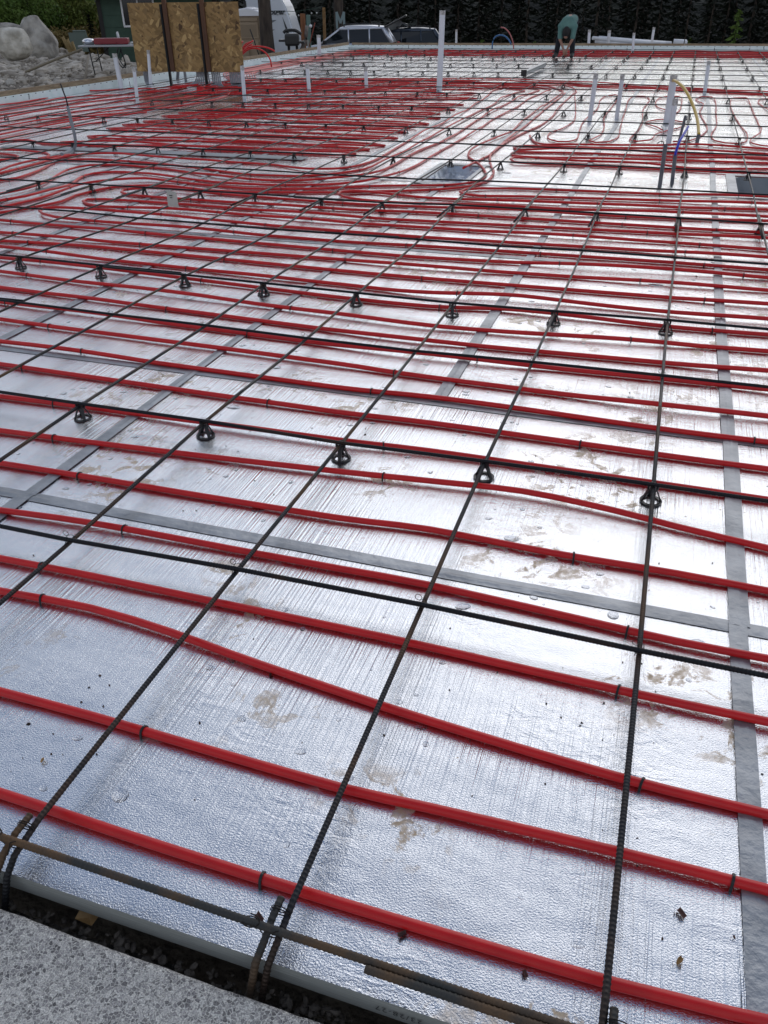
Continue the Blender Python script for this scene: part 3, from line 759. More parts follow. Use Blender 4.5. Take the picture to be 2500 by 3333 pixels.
# crosswise bars
LAPS = {4: -.0, 2: None}
def breaks(j):
    # x where a bar ends and the next one starts
    return {0: [1.05], 4: [-2.05], 5: [.1 - 1.1], 6: [-.72 - 1.0], 7: [-1.6], 8: [-1.5], 9: [-.9 - .3], 10: [-1.8]}.get(j, [-3.4 + 1.3 * math.sin(j * 2.3)])
nrow = len(rows)
for j in range(nrow):
    jag = 0 if j < 8 else random.uniform(0, 1.6) * (1 if j % 3 else .3)
    xl = X_L + .2 if j >= 12 else max(X_L + .2, -9.6)
    if 8 < j < 12: xl = -9.2 + (j - 8) * .6
    if 12 <= j < 20: xl = -7.6 - (j - 12) * .1
    xs_i = [i for i in range(IMIN, IMAX + 1) if ax(i) > xl]
    pts = [Vector((CR[(i, j)].x, CR[(i, j)].y, ZB + (0 if (j % 2 == 0) else -.005))) for i in xs_i]
    pts = [Vector((xl, pts[0].y, ZB))] + pts + [Vector((6.2, pts[-1].y, ZB))]
    bk = breaks(j)[0]
    left = [p for p in pts if p.x < bk]; right = [p for p in pts if p.x > bk]
    if left and right:
        yb = left[-1].y + (right[0].y - left[-1].y) * .5
        d = Vector((0, .0075, 0))
        L_ = [p + d for p in left] + [Vector((bk + .28, yb + .0075, ZB))]
        R_ = [Vector((bk - .28, yb - .0075, ZB))] + [p - d for p in right]
        R_[0].y = L_[-1].y - .015
        L_ = [p for p in L_]; R_ = [R_[0]] + [p for p in R_[1:] if p.x > R_[0].x + .05]
        L_ = [p for p in L_[:-1] if p.x < L_[-1].x - .05] + [L_[-1]]
        parts = [(L_, 'left length'), (R_, 'right length')]
    else: parts = [(pts, 'whole length')]
    for path, wd in parts:
        if path[-1].x < -4 and j < 4: continue
        m_ = M_BARR if j == 0 else M_BARB
        t = thing('rebar', '%s crosswise rebar, %s from the near slab edge, %s' % ('rusty brown' if j == 0 else 'black', nth(j + 1), wd), 'rebar', group='crosswise reinforcing bars')
        link('bar', rebar_mesh(path, .0076 if j == 0 else .0072, 3.5, m_), t)
        if j < 6:
            for i in range(IMIN, IMAX + 1):
                c = CR[(i, j)]
                if not (path[0].x < c.x < path[-1].x) or c.x < -4.5 or c.x > 3.5: continue
                bmt = bmesh.new(); zc = (ZA + ZB) / 2
                tube(bmt, [Vector((c.x - .011, c.y - .012, ZA - .008)), Vector((c.x - .004, c.y - .002, ZB + .009)), Vector((c.x + .008, c.y + .010, ZB + .004)), Vector((c.x + .012, c.y + .012, ZA - .006))], .0014, 4)
                obj('tie_wire', bmt, M_WIRE, t)
                if j % 2:
                    rr = .010; bmt = bmesh.new()
                    tube(bmt, [Vector((c.x - .012 + rr * math.cos(a), c.y + .004, ZB + .010 + rr * math.sin(a))) for a in [k * PI / 5 for k in range(12)]], .0011, 4)
                    obj('wire_loop', bmt, M_WIRE, t)

# ------------------------------------------------------------------ bar chairs
def ring_bm(r0, r1, z, h, n=20):
    bm = bmesh.new(); rs = []
    for k in range(n):
        a = 2 * PI * k / n; c, s = math.cos(a), math.sin(a)
        rs.append([bm.verts.new((r * c, r * s, zz)) for r, zz in ((r0, z), (r1, z), (r1 + .001, z + h), (r0 - .001, z + h))])
    for k in range(n):
        p, q = rs[k], rs[(k + 1) % n]
        for m_ in range(4): bm.faces.new((p[m_], p[(m_ + 1) % 4], q[(m_ + 1) % 4], q[m_]))
    bmesh.ops.recalc_face_normals(bm, faces=bm.faces)
    return bm
def chair_leg_bm(bm, a):
    c, s = math.cos(a), math.sin(a); t = Vector((-s, c, 0)); prev = None
    for r, z, w_ in ((.034, .003, .007), (.030, .012, .0062), (.022, .030, .0075), (.015, .045, .0085), (.0125, .052, .0085)):
        p = Vector((r * c, r * s, z)); o_ = Vector((c, s, .4)).normalized() * .0022
        q = [bm.verts.new(p - t * w_ - o_), bm.verts.new(p + t * w_ - o_), bm.verts.new(p + t * w_ + o_), bm.verts.new(p - t * w_ + o_)]
        if prev:
            for k in range(4): bm.faces.new((prev[k], prev[(k + 1) % 4], q[(k + 1) % 4], q[k]))
        else: bm.faces.new(q[::-1])
        prev = q
    bm.faces.new(prev)
def saddle_bm(bm):
    r = ring_bm(.009, .015, .046, .007, 12); me = bpy.data.meshes.new('t'); r.to_mesh(me); r.free(); bm.from_mesh(me)
    for sx, sy in ((1, 1), (1, -1), (-1, 1), (-1, -1)): box(bm, (sx * .0125, sy * .010, .061), (.0045, .008, .022), rz=0)
base_me = mesh_of(ring_bm(.028, .0385, .0, .0045, 24), M_BLACK, False, 'base_ring')
b1 = bmesh.new(); chair_leg_bm(b1, 0); bmesh.ops.recalc_face_normals(b1, faces=b1.faces); leg_me = mesh_of(b1, M_BLACK, False, 'leg')
b1 = bmesh.new(); saddle_bm(b1); sad_me = mesh_of(b1, M_BLACK, False, 'saddle')
b1 = ring_bm(.028, .0385, 0, .0045, 12)
for k in range(4): chair_leg_bm(b1, PI / 4 + k * PI / 2)
for sx in (1, -1): box(b1, (sx * .0125, 0, .057), (.0045, .022, .024))
bmesh.ops.recalc_face_normals(b1, faces=b1.faces); far_me = mesh_of(b1, M_BLACK, False, 'rebar_chair')
ci = 0; crow = 0
for j in range(2, nrow, 2):
    crow += 1; c_in = 0
    for i in range(IMAX, IMIN - 1, -1):
        p = CR[(i, j)]
        v = Vector((p.x, p.y, 0)) - CAM
        u_ = v.dot(RT) / v.dot(FW) * FPX + 1250
        if not (-60 < u_ < 2560): continue
        if p.y > 12 and p.x < -7.9 and p.y < 19 : continue
        c_in += 1
        lb = 'black bar chair, %s from the right in the %s chair row from the camera' % (nth(c_in), nth(crow))
        rz = random.uniform(0, PI)
        if j <= 6:
            t = thing('rebar_chair', lb, 'bar chair', (p.x, p.y, .0015), rz, 'plastic chairs carrying the rebar')
            link('base_ring', base_me, t); link('saddle', sad_me, t)
            for k in range(4): link('leg', leg_me, t, rot=(0, 0, PI / 4 + k * PI / 2))
        else:
            s_ = 1.0 + min(.25, max(0, (p.y - 8)) * .02)
            o = link('rebar_chair', far_me, None, (p.x, p.y, .0015), (0, 0, rz)); o.scale = (s_, s_, 1)
            tag(o, lb, 'bar chair', 'plastic chairs carrying the rebar')
        ci += 1

# ------------------------------------------------------------------ standing pipes
def pipe(base, topx, r, label, m=None, torn=True, name='standing_pipe', cat='pipe', grp=None, z0=0.0):
    b_ = ground(*base, z0); t_ = upright(*topx, b_.y)
    t = thing(name, label, cat, (b_.x, b_.y, 0), 0, grp)
    top_ = Vector((t_.x - b_.x, random.uniform(-.02, .02), t_.z)); v = top_
    bm = bmesh.new(); n = 16; path = [v * (k / 6) for k in range(7)]
    tube(bm, path, r, n, cap=False); tube(bm, path[::-1], r * .86, n, cap=False)
    obj('shaft', bm, m or M_PVC, t)
    if torn:
        bm = bmesh.new(); d = v.normalized(); s = d.cross(Vector((0, 1, 0))).normalized(); u = s.cross(d)
        lo = []; hi = []
        for k in range(n):
            a = 2 * PI * k / n; o_ = (s * math.cos(a) + u * math.sin(a)) * (r * 1.04)
            lo.append(bm.verts.new(v - d * (.05 + .02 * random.random()) + o_)); hi.append(bm.verts.new(v + d * (.004 + .016 * random.random()) + o_))
        for k in range(n): bm.faces.new((lo[k], lo[(k + 1) % n], hi[(k + 1) % n], hi[k]))
        obj('duct_tape', bm, M_PVCR, t)
    return t
def rad(wpx, base):
    b_ = ground(*base, 0); return wpx / 2 * (b_ - CAM).dot(FW) / FPX
PL = [((395, 286), (374, 176), 15, 'thick white pipe standing left of the wooden board beside the folding table'),
      ((447, 328), (438, 220), 11, 'white pipe standing in front of the board\'s left corner, nearest one there'),
      ((491, 279), (482, 165), 11, 'white pipe standing before the left part of the wooden board'),
      ((796, 320), (789, 216), 12, 'white pipe standing at the right bottom corner of the wooden board'),
      ((1040, 184), (1037, 115), 12, 'white pipe standing before the hood of the silver car'),
      ((1007, 301), (999, 211), 12, 'white pipe in the red tubes below the silver car'),
      ((1193, 288), (1190, 221), 11, 'short white pipe in the broad red band between two taller ones'),
      ((1430, 293), (1441, 36), 18, 'tallest white pipe, standing alone right of the dark blue car'),
      ((1485, 157), (1486, 97), 7, 'thin white pipe at the far edge left of the blue hose arc'),
      ((1915, 163), (1919, 98), 9, 'white pipe at the far edge just right of the person'),
      ((1978, 160), (1984, 100), 10, 'white pipe at the far edge before the left end of the white pipe stack'),
      ((2059, 173), (2064, 108), 8, 'white pipe in the far red band before the middle of the white pipe stack'),
      ((2118, 163), (2129, 90), 8, 'leaning white pipe at the far edge, rightmost of four there'),
      ((1919, 395), (1940, 243), 14, 'light grey pipe standing among the thin snaking tubes, left one of two'),
      ((2007, 387), (2027, 244), 13, 'light grey pipe standing among the thin snaking tubes, right one of two'),
      ((2293, 306), (2308, 201), 11, 'grey pipe standing behind the yellow hose to the right'),
      ((2170, 400), (2194, 248), 22, 'thick grey pipe with the yellow hose coming out of its top'),
      ((2176, 465), (2199, 324), 17, 'pale grey pipe standing close in front of the thick hose pipe')]
for bs, tp, wpx, lb in PL: pipe(bs, tp, rad(wpx, bs), lb, torn=wpx > 6, grp='pipes standing out of the floor')
pipe((2147, 609), (2167, 470), rad(13, (2147, 609)), 'dark grey conduit stub standing before the pale pipe, left of the blue cable', M_CONDD, False, 'conduit_stub', 'conduit', 'grey conduit stubs')
pipe((2187, 600), (2198, 505), rad(12, (2187, 600)), 'dark grey conduit stub with the blue cable coming out of it', M_CONDD, False, 'conduit_stub', 'conduit', 'grey conduit stubs')
pipe((2208, 468), (2232, 376), rad(9, (2208, 468)), 'dark grey conduit stub leaning behind the blue cable', M_CONDD, False, 'conduit_stub', 'conduit', 'grey conduit stubs')
pipe((2268, 468), (2275, 437), rad(12, (2268, 468)), 'short dark grey sleeve that the yellow hose drops into', M_CONDD, False, 'conduit_stub', 'conduit', 'grey conduit stubs')
def hang(px_list, Y, r, m, label, cat, name, n=8, grp=None):
    pts = [upright(x, y, Y) for x, y in px_list]
    o = rope(name, smooth_path(pts, .04), r, m, None, n); return tag(o, label, cat, grp)
M_YEL = mat('yellow hose', (.55, .34, .02), .35); M_BLUE = mat('blue cable', (.01, .02, .45), .4); M_BLUEH = mat('blue hose', (.02, .12, .28), .4)
Yb = ground(2170, 400).y; Ys = ground(2268, 468).y
pts = []
for k, (x, y) in enumerate([(2190, 262), (2200, 264), (2225, 285), (2246, 320), (2262, 360), (2272, 400), (2275, 440)]):
    t_ = k / 6; p = upright(x, y, Yb + (Ys - Yb) * t_); pts.append(p)
tag(rope('yellow_hose', smooth_path(pts, .04), .019, M_YEL), 'yellow hose arching from the thick grey pipe down into a dark sleeve', 'hose')
Yc = ground(2187, 600).y
pts = [upright(2197, 515, Yc), upright(2199, 500, Yc), upright(2210, 465, Yc + .1), upright(2225, 438, Yc + .25), upright(2240, 412, Yc + .45)]
tag(rope('blue_cable', smooth_path(pts, .04), .012, M_BLUE), 'bright blue cable leaning out of a dark conduit stub', 'cable')
yf = 28.3
tag(rope('blue_hose', smooth_path([upright(x, y, yf) for x, y in ((1602, 158), (1604, 135), (1612, 120), (1628, 114), (1645, 118), (1658, 132), (1664, 145))], .05), .022, M_BLUEH), 'blue hose arching over the far edge of the floor', 'hose')
tag(rope('pink_hose', smooth_path([upright(x, y, yf + .2) for x, y in ((1630, 89), (1642, 91), (1656, 104), (1666, 125), (1671, 145), (1672, 160))], .05), .018, mat('faded red tubing', (.42, .12, .11), .4)), 'faded red tube end curving up beside the blue hose arc', 'hose')
# coil of tie wire beside the grey pipe
Yw = ground(2160, 470).y
bm = bmesh.new(); c0 = upright(2150, 458, Yw)
tube(bm, [c0 + Vector((.045 * (1 + .3 * math.sin(k)) * math.cos(k * .7), .02 * math.sin(k * .9), -.04 - .09 * (k % 9) / 9 + .055 * math.sin(k * .7))) for k in range(26)] + [c0 + Vector((.02, 0, .10)), c0 + Vector((-.015, 0, .16))], .003, 5)
tag(obj('wire_coil', bm, M_WIRE), 'tangled coil of black tie wire hanging left of the pale grey pipe', 'wire')
# bent conduit on the left
Yk = ground(205, 500).y
b0 = ground(200, 502, .03); b1_ = ground(238, 487, .03)
path = [b0, Vector((b1_.x, b1_.y, .03)), upright(246, 470, b1_.y), upright(243, 440, b1_.y), upright(232, 395, b1_.y), upright(220, 345, b1_.y)]
t = thing('bent_conduit', 'grey conduit bent up from the foil at left, thin dark rod inside', 'conduit')
rope('shaft', smooth_path(path, .03), .019, M_COND, t, 10)
rope('rod', smooth_path([upright(222, 350, b1_.y), upright(214, 318, b1_.y), upright(204, 292, b1_.y), upright(197, 272, b1_.y)], .05), .008, M_STEELD, t)

# paper tag on the rebar
p = ground(562, 668, .08); tp_ = upright(545, 632, p.y); pr = upright(573, 640, p.y)
bm = bmesh.new()
c = [Vector((-.045, 0, .0)), Vector((.05, .01, -.01)), Vector((.04, .02, .11)), Vector((-.06, .03, .125))]
for dz in (0, .0012): bm.faces.new([bm.verts.new(q + Vector((0, dz, 0))) for q in (c if dz == 0 else c[::-1])])
t = thing('paper_tag', 'small creased paper tag wired to a rebar on the left', 'tag', (p.x, p.y, .07))
obj('sheet', bm, noisy('tag paper', (.42, .42, .38), (.52, .51, .46), 12, .8), t)
bm = bmesh.new()
for k in range(4): box(bm, (-.012, .0115 + .002 * k, .085 - .018 * k), (.03 - .004 * k, .002, .007))
obj('print', bm, M_INK, t)

# ------------------------------------------------------------------ metal channel lying on the mesh, right
a_ = ground(1706, 232, .14); b_ = ground(1772, 203, .14)
t = thing('metal_channel', 'long square metal tube with a black end lying on the rebar before the person', 'metal tube', (a_.x, a_.y, .085), math.atan2(b_.y - a_.y, b_.x - a_.x))
Lc = (b_ - a_).length
bm = bmesh.new(); box(bm, (Lc / 2, 0, .045), (Lc, .10, .012)); box(bm, (Lc / 2, -.046, .01), (Lc, .008, .08)); box(bm, (Lc / 2, .046, .01), (Lc, .008, .08)); obj('shell', bm, mat('galvanised', (.22, .23, .24), .4, .6), t)
bm = bmesh.new(); box(bm, (-.012, 0, .025), (.024, .12, .12)); obj('end_cap', bm, M_BLACK, t)

# ------------------------------------------------------------------ person bending over the mesh
def skin(name, verts, edges, rads, m, parent, sub=2, loc=(0, 0, 0)):
    me = bpy.data.meshes.new(name); me.from_pydata(verts, edges, []); me.materials.append(m)
    o = bpy.data.objects.new(name, me); COL.objects.link(o); o.parent = parent; o.location = loc
    md = o.modifiers.new('skin', 'SKIN'); md.use_smooth_shade = True
    for i, r in enumerate(rads): me.skin_vertices[0].data[i].radius = r if isinstance(r, tuple) else (r, r)
    me.skin_vertices[0].data[0].use_root = True
    s = o.modifiers.new('sub', 'SUBSURF'); s.levels = sub; s.render_levels = sub
    return o
M_SKIN = noisy('skin', (.30, .15, .10), (.36, .19, .13), 8, .55); M_SHIRT = noisy('teal shirt', (.08, .17, .15), (.12, .23, .20), 4, .9, .5, 14, bdist=.03)
M_TROUS = noisy('dark trousers', (.012, .013, .017), (.02, .02, .026), 6, .9, .4, 12, bdist=.03); M_HAIR = mat('dark hair', (.008, .007, .006), .7); M_BOOT = mat('dark boots', (.03, .028, .026), .7)
fl = ground(1807, 188, 0); fr = ground(1860, 191, 0)
pr_ = thing('person', 'person in teal shirt and dark trousers bending down at the far end', 'person', ((fl.x + fr.x) / 2, (fl.y + fr.y) / 2, 0), math.radians(-2))
hx = (fr.x - fl.x) / 2
# local frame: -y towards the camera; hips behind, torso folded forward and down
V = dict(pel=(.10, .18, .90), lh=(-.01, .18, .88), rh=(.20, .17, .88), lk=(-.17, .06, .50), rk=(.20, .03, .49), la=(-hx + .02, .12, .10), ra=(hx - .02, .06, .10), lt=(-hx, -.12, .05), rt=(hx, -.16, .05),
         sp=(.09, .04, .97), ch=(.08, -.17, .88), nk=(.08, -.29, .75), hd=(.08, -.36, .64), cr=(.08, -.38, .56),
         ls=(-.10, -.22, .78), rs=(.26, -.22, .78), le=(-.08, -.33, .47), re=(.25, -.33, .47), lw=(.04, -.38, .25), rw=(.15, -.38, .25), lhd=(.07, -.39, .17), rhd=(.13, -.39, .17))
def blob(name, caps, m, voxel=.016, sq=1.0):
    """closed tapered limbs merged into one continuous surface"""
    bm = bmesh.new()
    for a, b, ra, rb in caps:
        a = Vector(V.get(a, a) if isinstance(a, str) else a); b = Vector(V.get(b, b) if isinstance(b, str) else b)
        d = (b - a).normalized(); s_, u = d.cross(Vector((1, .01, 0))).normalized(), None; u = s_.cross(d)
        rings = []; n = 16
        prof_ = [(-math.cos(t), math.sin(t), 0) for t in (0.25, .7, 1.15, 1.57)] + [(math.cos(t), math.sin(t), 1) for t in (1.57, 1.15, .7, .25)]
        for off, sc_, e in prof_:
            c, r = (a, ra) if e == 0 else (b, rb)
            rings.append([bm.verts.new(c + d * off * r + (s_ * math.cos(2 * PI * k / n) + u * math.sin(2 * PI * k / n)) * r * sc_) for k in range(n)])
        for p, q in zip(rings, rings[1:]):
            for k in range(n): bm.faces.new((p[k], p[(k + 1) % n], q[(k + 1) % n], q[k]))
        bm.faces.new(rings[0][::-1]); bm.faces.new(rings[-1])
    bmesh.ops.recalc_face_normals(bm, faces=bm.faces)
    o = obj(name, bm, m, pr_)
    r_ = o.modifiers.new('remesh', 'REMESH'); r_.mode = 'VOXEL'; r_.voxel_size = voxel; r_.use_smooth_shade = True
    sm = o.modifiers.new('smooth', 'SMOOTH'); sm.iterations = 4; sm.factor = .5
    return o
mid3 = lambda a, b, t: tuple(V[a][q] * (1 - t) + V[b][q] * t for q in range(3))
blob('body', [('pel', 'sp', .085, .08), ('sp', 'ch', .085, .10), ('ch', 'nk', .10, .055), ('nk', 'hd', .052, .07), ('hd', 'cr', .085, .07), ('ls', 'rs', .07, .07), ('ls', 'le', .052, .040), ('rs', 're', .052, .040), ('le', 'lw', .042, .028), ('re', 'rw', .042, .028),
              ('lw', 'lhd', .030, .034), ('rw', 'rhd', .030, .034), ('pel', 'lh', .1, .09), ('pel', 'rh', .1, .09), ('lh', 'lk', .085, .055), ('rh', 'rk', .085, .055), ('lk', 'la', .055, .038), ('rk', 'ra', .055, .038), ('la', 'lt', .04, .03), ('ra', 'rt', .04, .03)], M_SKIN, .013)
V['hl'] = (V['pel'][0] - .07, V['pel'][1], V['pel'][2] + .03); V['hr'] = (V['pel'][0] + .07, V['pel'][1], V['pel'][2] + .03)
V['cl'] = (V['ch'][0] - .06, V['ch'][1], V['ch'][2]); V['cr2'] = (V['ch'][0] + .06, V['ch'][1], V['ch'][2]); V['slv'] = mid3('ls', 'le', .82); V['srv'] = mid3('rs', 're', .82)
blob('shirt', [('hl', 'cl', .125, .135), ('hr', 'cr2', .125, .135), ('cl', 'ls', .13, .09), ('cr2', 'rs', .13, .09), ('ls', 'rs', .095, .095), ('ch', 'nk', .13, .075), ('ls', 'slv', .085, .072), ('rs', 'srv', .085, .072)], M_SHIRT, .016)
blob('trousers', [('hl', 'lh', .128, .115), ('hr', 'rh', .128, .115), ('hl', 'hr', .13, .13), ('lh', 'lk', .112, .082), ('rh', 'rk', .112, .082), ('lk', 'la', .082, .07), ('rk', 'ra', .082, .07)], M_TROUS, .016)
for a_, b_ in (('la', 'lt'), ('ra', 'rt')): blob('boot', [(a_, b_, .062, .05)], M_BOOT, .012)
bm = bmesh.new(); bmesh.ops.create_icosphere(bm, subdivisions=3, radius=1, matrix=Matrix.Translation((.08, -.35, .63)) @ Matrix.Rotation(.5, 4, 'X') @ Matrix.Diagonal((.108, .125, .165, 1)))
obj('hair', bm, M_HAIR, pr_, smooth=True)
for sgn, k in ((-1, 'lhd'), (1, 'rhd')):
    bm = bmesh.new(); c = Vector(V[k])
    for f_ in range(4): tube(bm, [c + Vector((.012 * (f_ - 1.5), 0, -.01)), c + Vector((.014 * (f_ - 1.5), -.012, -.05)), c + Vector((.012 * (f_ - 1.5), .004, -.078 - .008 * (f_ in (1, 2))))], [.009, .008, .006], 6)
    tube(bm, [c + Vector((-sgn * .02, 0, .0)), c + Vector((-sgn * .045, -.01, -.03)), c + Vector((-sgn * .04, -.01, -.055))], [.010, .009, .007], 6)
    obj('fingers', bm, M_SKIN, pr_)

# ------------------------------------------------------------------ standing wooden board with conduits
def osb_material():
    m = mat('strand board', (.3, .2, .1), .75)
    n, l, b = nodes(m); t = n.new('ShaderNodeTexCoord')
    prev = None
    cols = [((.15, .085, .028), (.38, .235, .085)), ((.07, .032, .010), (.50, .325, .13)), ((.20, .115, .038), (.34, .205, .075))]
    for k, (rot, sc, st) in enumerate(((.25, 7.5, (1, 2.6, 1)), (1.1, 7, (1, 2.4, 1)), (-.7, 9, (1, 2.8, 1)))):
        mp1 = n.new('ShaderNodeMapping'); mp1.inputs['Rotation'].default_value = (math.radians(90), 0, 0)
        mp2 = n.new('ShaderNodeMapping'); mp2.inputs['Rotation'].default_value = (0, 0, rot); mp3 = n.new('ShaderNodeMapping'); mp3.inputs['Scale'].default_value = st; mp3.inputs['Location'].default_value = (k * 3.1, k, 0)
        l.new(t.outputs['Object'], mp1.inputs['Vector']); l.new(mp1.outputs['Vector'], mp2.inputs['Vector']); l.new(mp2.outputs['Vector'], mp3.inputs['Vector'])
        v = n.new('ShaderNodeTexVoronoi'); v.voronoi_dimensions = '2D'; v.inputs['Scale'].default_value = sc; l.new(mp3.outputs['Vector'], v.inputs['Vector'])
        s = n.new('ShaderNodeSeparateColor'); l.new(v.outputs['Color'], s.inputs[0])
        r = n.new('ShaderNodeValToRGB'); r.color_ramp.elements[0].color = (*cols[k][0], 1); r.color_ramp.elements[1].color = (*cols[k][1], 1); l.new(s.outputs[0], r.inputs['Fac'])
        if prev is None: prev = r.outputs['Color']
        else:
            mm = n.new('ShaderNodeMix'); mm.data_type = 'RGBA'
            th = n.new('ShaderNodeMath'); th.operation = 'GREATER_THAN'; th.inputs[1].default_value = .55; l.new(s.outputs[1], th.inputs[0])
            l.new(th.outputs[0], mm.inputs[0]); l.new(prev, mm.inputs[6]); l.new(r.outputs['Color'], mm.inputs[7]); prev = mm.outputs[2]
    l.new(prev, b.inputs['Base Color'])
    return m
bl = ground(568, 282); br_ = ground(683, 280)
ang = math.radians(4)
ctr = (bl + br_) / 2; ctr.x = -8.70
BY = 16.1
t = thing('standing_board', 'upright sheet of strand board on two dark posts above the grey conduits', 'board', (-8.70, BY, 0), ang)
bm = bmesh.new(); box(bm, (0, .03, .87), (2.40, .012, 1.215)); obj('strand_board', bm, osb_material(), t)
for xp, nm in ((-.41, 'post'), (.40, 'post')):
    bm = bmesh.new(); box(bm, (xp - .035, -.01, .72), (.045, .045, 1.46)); box(bm, (xp - .035, -.035, .70), (.02, .012, 1.40)); obj('post', bm, M_STEELD, t)
    bm = bmesh.new(); box(bm, (xp + .045, -.005, .90), (.09, .04, 1.26)); obj('batten', bm, noisy('dark batten', (.07, .028, .012), (.13, .055, .022), 7, .7, .3, 30, stretch=(1, 1, .2), coord='World'), t)
cl = [(466, 487, 5), (638, 677, 8), (688, 714, 5), (746, 789, 8)]
for ci_, (x0, x1, n) in enumerate(cl):
    t = thing('conduit_bundle', ['bundle of grey conduits curving up under the left part of the board', 'fanned bundle of grey conduits curving up under the middle of the board', 'small bundle of grey conduits right of the board\'s right post', 'bundle of grey conduits curving up under the right corner of the board'][ci_], 'conduits', group='grey conduit bundles under the board')
    for k in range(n):
        u = k / (n - 1); px = x0 + (x1 - x0) * u
        tp = upright(px * .93 + (x0 + x1) / 2 * .07, 226, BY + .14); 
        fl_ = (u - .5) if ci_ == 1 else (.35 if ci_ != 0 else .4)
        path = [Vector((tp.x, tp.y, .42)), Vector((tp.x, tp.y, .22)), Vector((tp.x + fl_ * .04, tp.y - .02, .12)), Vector((tp.x + fl_ * .14, tp.y - .07, .05)), Vector((tp.x + fl_ * .34, tp.y - .14, .022))]
        rope('conduit', smooth_path(path, .04), .0165, M_COND, t, 8)
# other stubs in the wall corner behind the board
pipe((605, 262), (600, 232), .03, 'grey pipe stub seen under the board near its left post', M_COND, False, 'conduit_stub', 'conduit')
pipe((578, 258), (580, 232), .035, 'dark bluish pipe stub under the board by the foam wall', M_CONDD, False, 'conduit_stub', 'conduit')
# loose tube ends arching out behind the board
M_REDB = mat('bright red tubing', (.62, .015, .012), .35)
arcs = [[(786, 175), (800, 160), (820, 152), (850, 151), (876, 157), (894, 166)], [(786, 180), (802, 165), (822, 157), (845, 160), (865, 172), (880, 195), (884, 218)],
        [(786, 168), (796, 152), (812, 140), (824, 132)], [(784, 172), (798, 158), (812, 148), (822, 145)], [(784, 150), (786, 140), (790, 134)], [(786, 160), (800, 143), (818, 136)]]
for k, a in enumerate(arcs):
    o = rope('loose_tube', smooth_path([upright(x, y, BY + .45 + .1 * k) for x, y in a], .05), .0155, M_REDB, None, 8)
    tag(o, 'bright red loose tube end arching out behind the board, %s' % ['long one reaching furthest right', 'one dipping down to the floor', 'steep one at the top', 'steep one just below the top', 'short stub nearest the board', 'middle steep one'][k], 'tube', 'loose red tube ends behind the board')

# ------------------------------------------------------------------ rubble, stones and boulders, left
def rock(name, c, s, seed, m, label=None, grp=None, sub=3, rz=0, flat=.0, kind=None, cat='stone', pn=0):
    bm = bmesh.new(); bmesh.ops.create_icosphere(bm, subdivisions=sub, radius=1)
    if pn:
        for v in bm.verts: v.co /= (abs(v.co.x) ** pn + abs(v.co.y) ** pn + abs(v.co.z) ** pn) ** (1 / pn)
    rs = random.Random(seed)
    pl = []
    for k in range(9):
        d = Vector((rs.uniform(-1, 1), rs.uniform(-1, 1), rs.uniform(-.6, 1))).normalized(); pl.append((d, rs.uniform(.62, .92) if not pn else rs.uniform(.80, 1.04)))
    for v in bm.verts:
        for d, h in pl:
            e = v.co.dot(d) - h
            if e > 0: v.co -= d * e * .97
        v.co += v.co.normalized() * (.06 * noise.noise(v.co * 2.5 + Vector((seed, 0, 0))) + .03 * noise.noise(v.co * 7 + Vector((seed, 0, 0))) + .012 * noise.noise(v.co * 18))
    for v in bm.verts: v.co = Vector((v.co.x * s[0], v.co.y * s[1], v.co.z * s[2]))
    for f in bm.faces: f.smooth = sub > 2
    o = obj(name, bm, m, None, c, (0, 0, rz))
    if label: tag(o, label, cat, grp)
    return o
def on_terrain(px, py):
    z = 0
    for _ in range(12):
        p = ground(px, py, z); z = gz(p.x, p.y) * .5 + z * .5
    return Vector((p.x, p.y, z))
def px_m(p, n): return n * (p - CAM).dot(FW) / FPX
p = along(132, 165, 32.5); p.z = gz(p.x, p.y); wd = px_m(p, 114); rock('boulder', (p.x, p.y, p.z + .44), (wd / 2.15, wd / 2.2, .76), 5, M_STONED, 'big upright grey boulder at the left above the rubble', 'boulders above the rubble', 4, .2, cat='boulder', pn=4)
p = along(46, 172, 30.0); p.z = gz(p.x, p.y); wd = px_m(p, 118); rock('boulder', (p.x, p.y, p.z + .50), (wd / 1.95, wd / 2.6, .43), 11, noisy('sun-tinted boulder', (.34, .31, .25), (.66, .62, .54), 2.6, .85, 1.0, 6, coord='World', bdist=.08), 'pale flat-bottomed boulder at the left edge, resting above a dark hollow', 'boulders above the rubble', 4, .1, cat='boulder', pn=3)  # pale boulder's colour carries the warm tan of sunlight
p = along(30, 158, 37); p.z = gz(p.x, p.y); rock('boulder', (p.x, p.y, p.z + .62), (.7, .5, .30), 21, M_STONED, 'low brownish boulder behind the pale one at the left edge', 'boulders above the rubble', 3, .5, cat='boulder')
st = [(28, 278, 46, 24), (80, 276, 16, 18), (135, 278, 58, 34), (178, 272, 34, 18), (335, 248, 34, 24), (200, 160, 36, 24), (140, 168, 20, 24), (12, 170, 18, 22), (105, 176, 28, 18), (168, 172, 14, 14), (408, 208, 30, 34), (405, 236, 26, 20), (92, 168, 14, 22), (215, 278, 36, 14)]
slb = ['flat stone near the left edge just above the board', 'small blocky stone above the board at the left', 'large wedge-shaped grey stone just above the left board', 'low stone right of the large wedge-shaped stone', 'rounded grey stone under the folding table, beside its right legs',
       'rounded stone at the right foot of the upright boulder', 'pale squarish stone below the upright boulder', 'small upright stone at the left edge under the pale boulder', 'low grey stone between the two boulders', 'small pale stone near the foot of the upright boulder', 'tall angular stone behind the thick white pipe', 'bluish grey stone right of the thick white pipe', 'small tan stone under the right end of the pale boulder', 'long low stone beside the bent rod above the board']
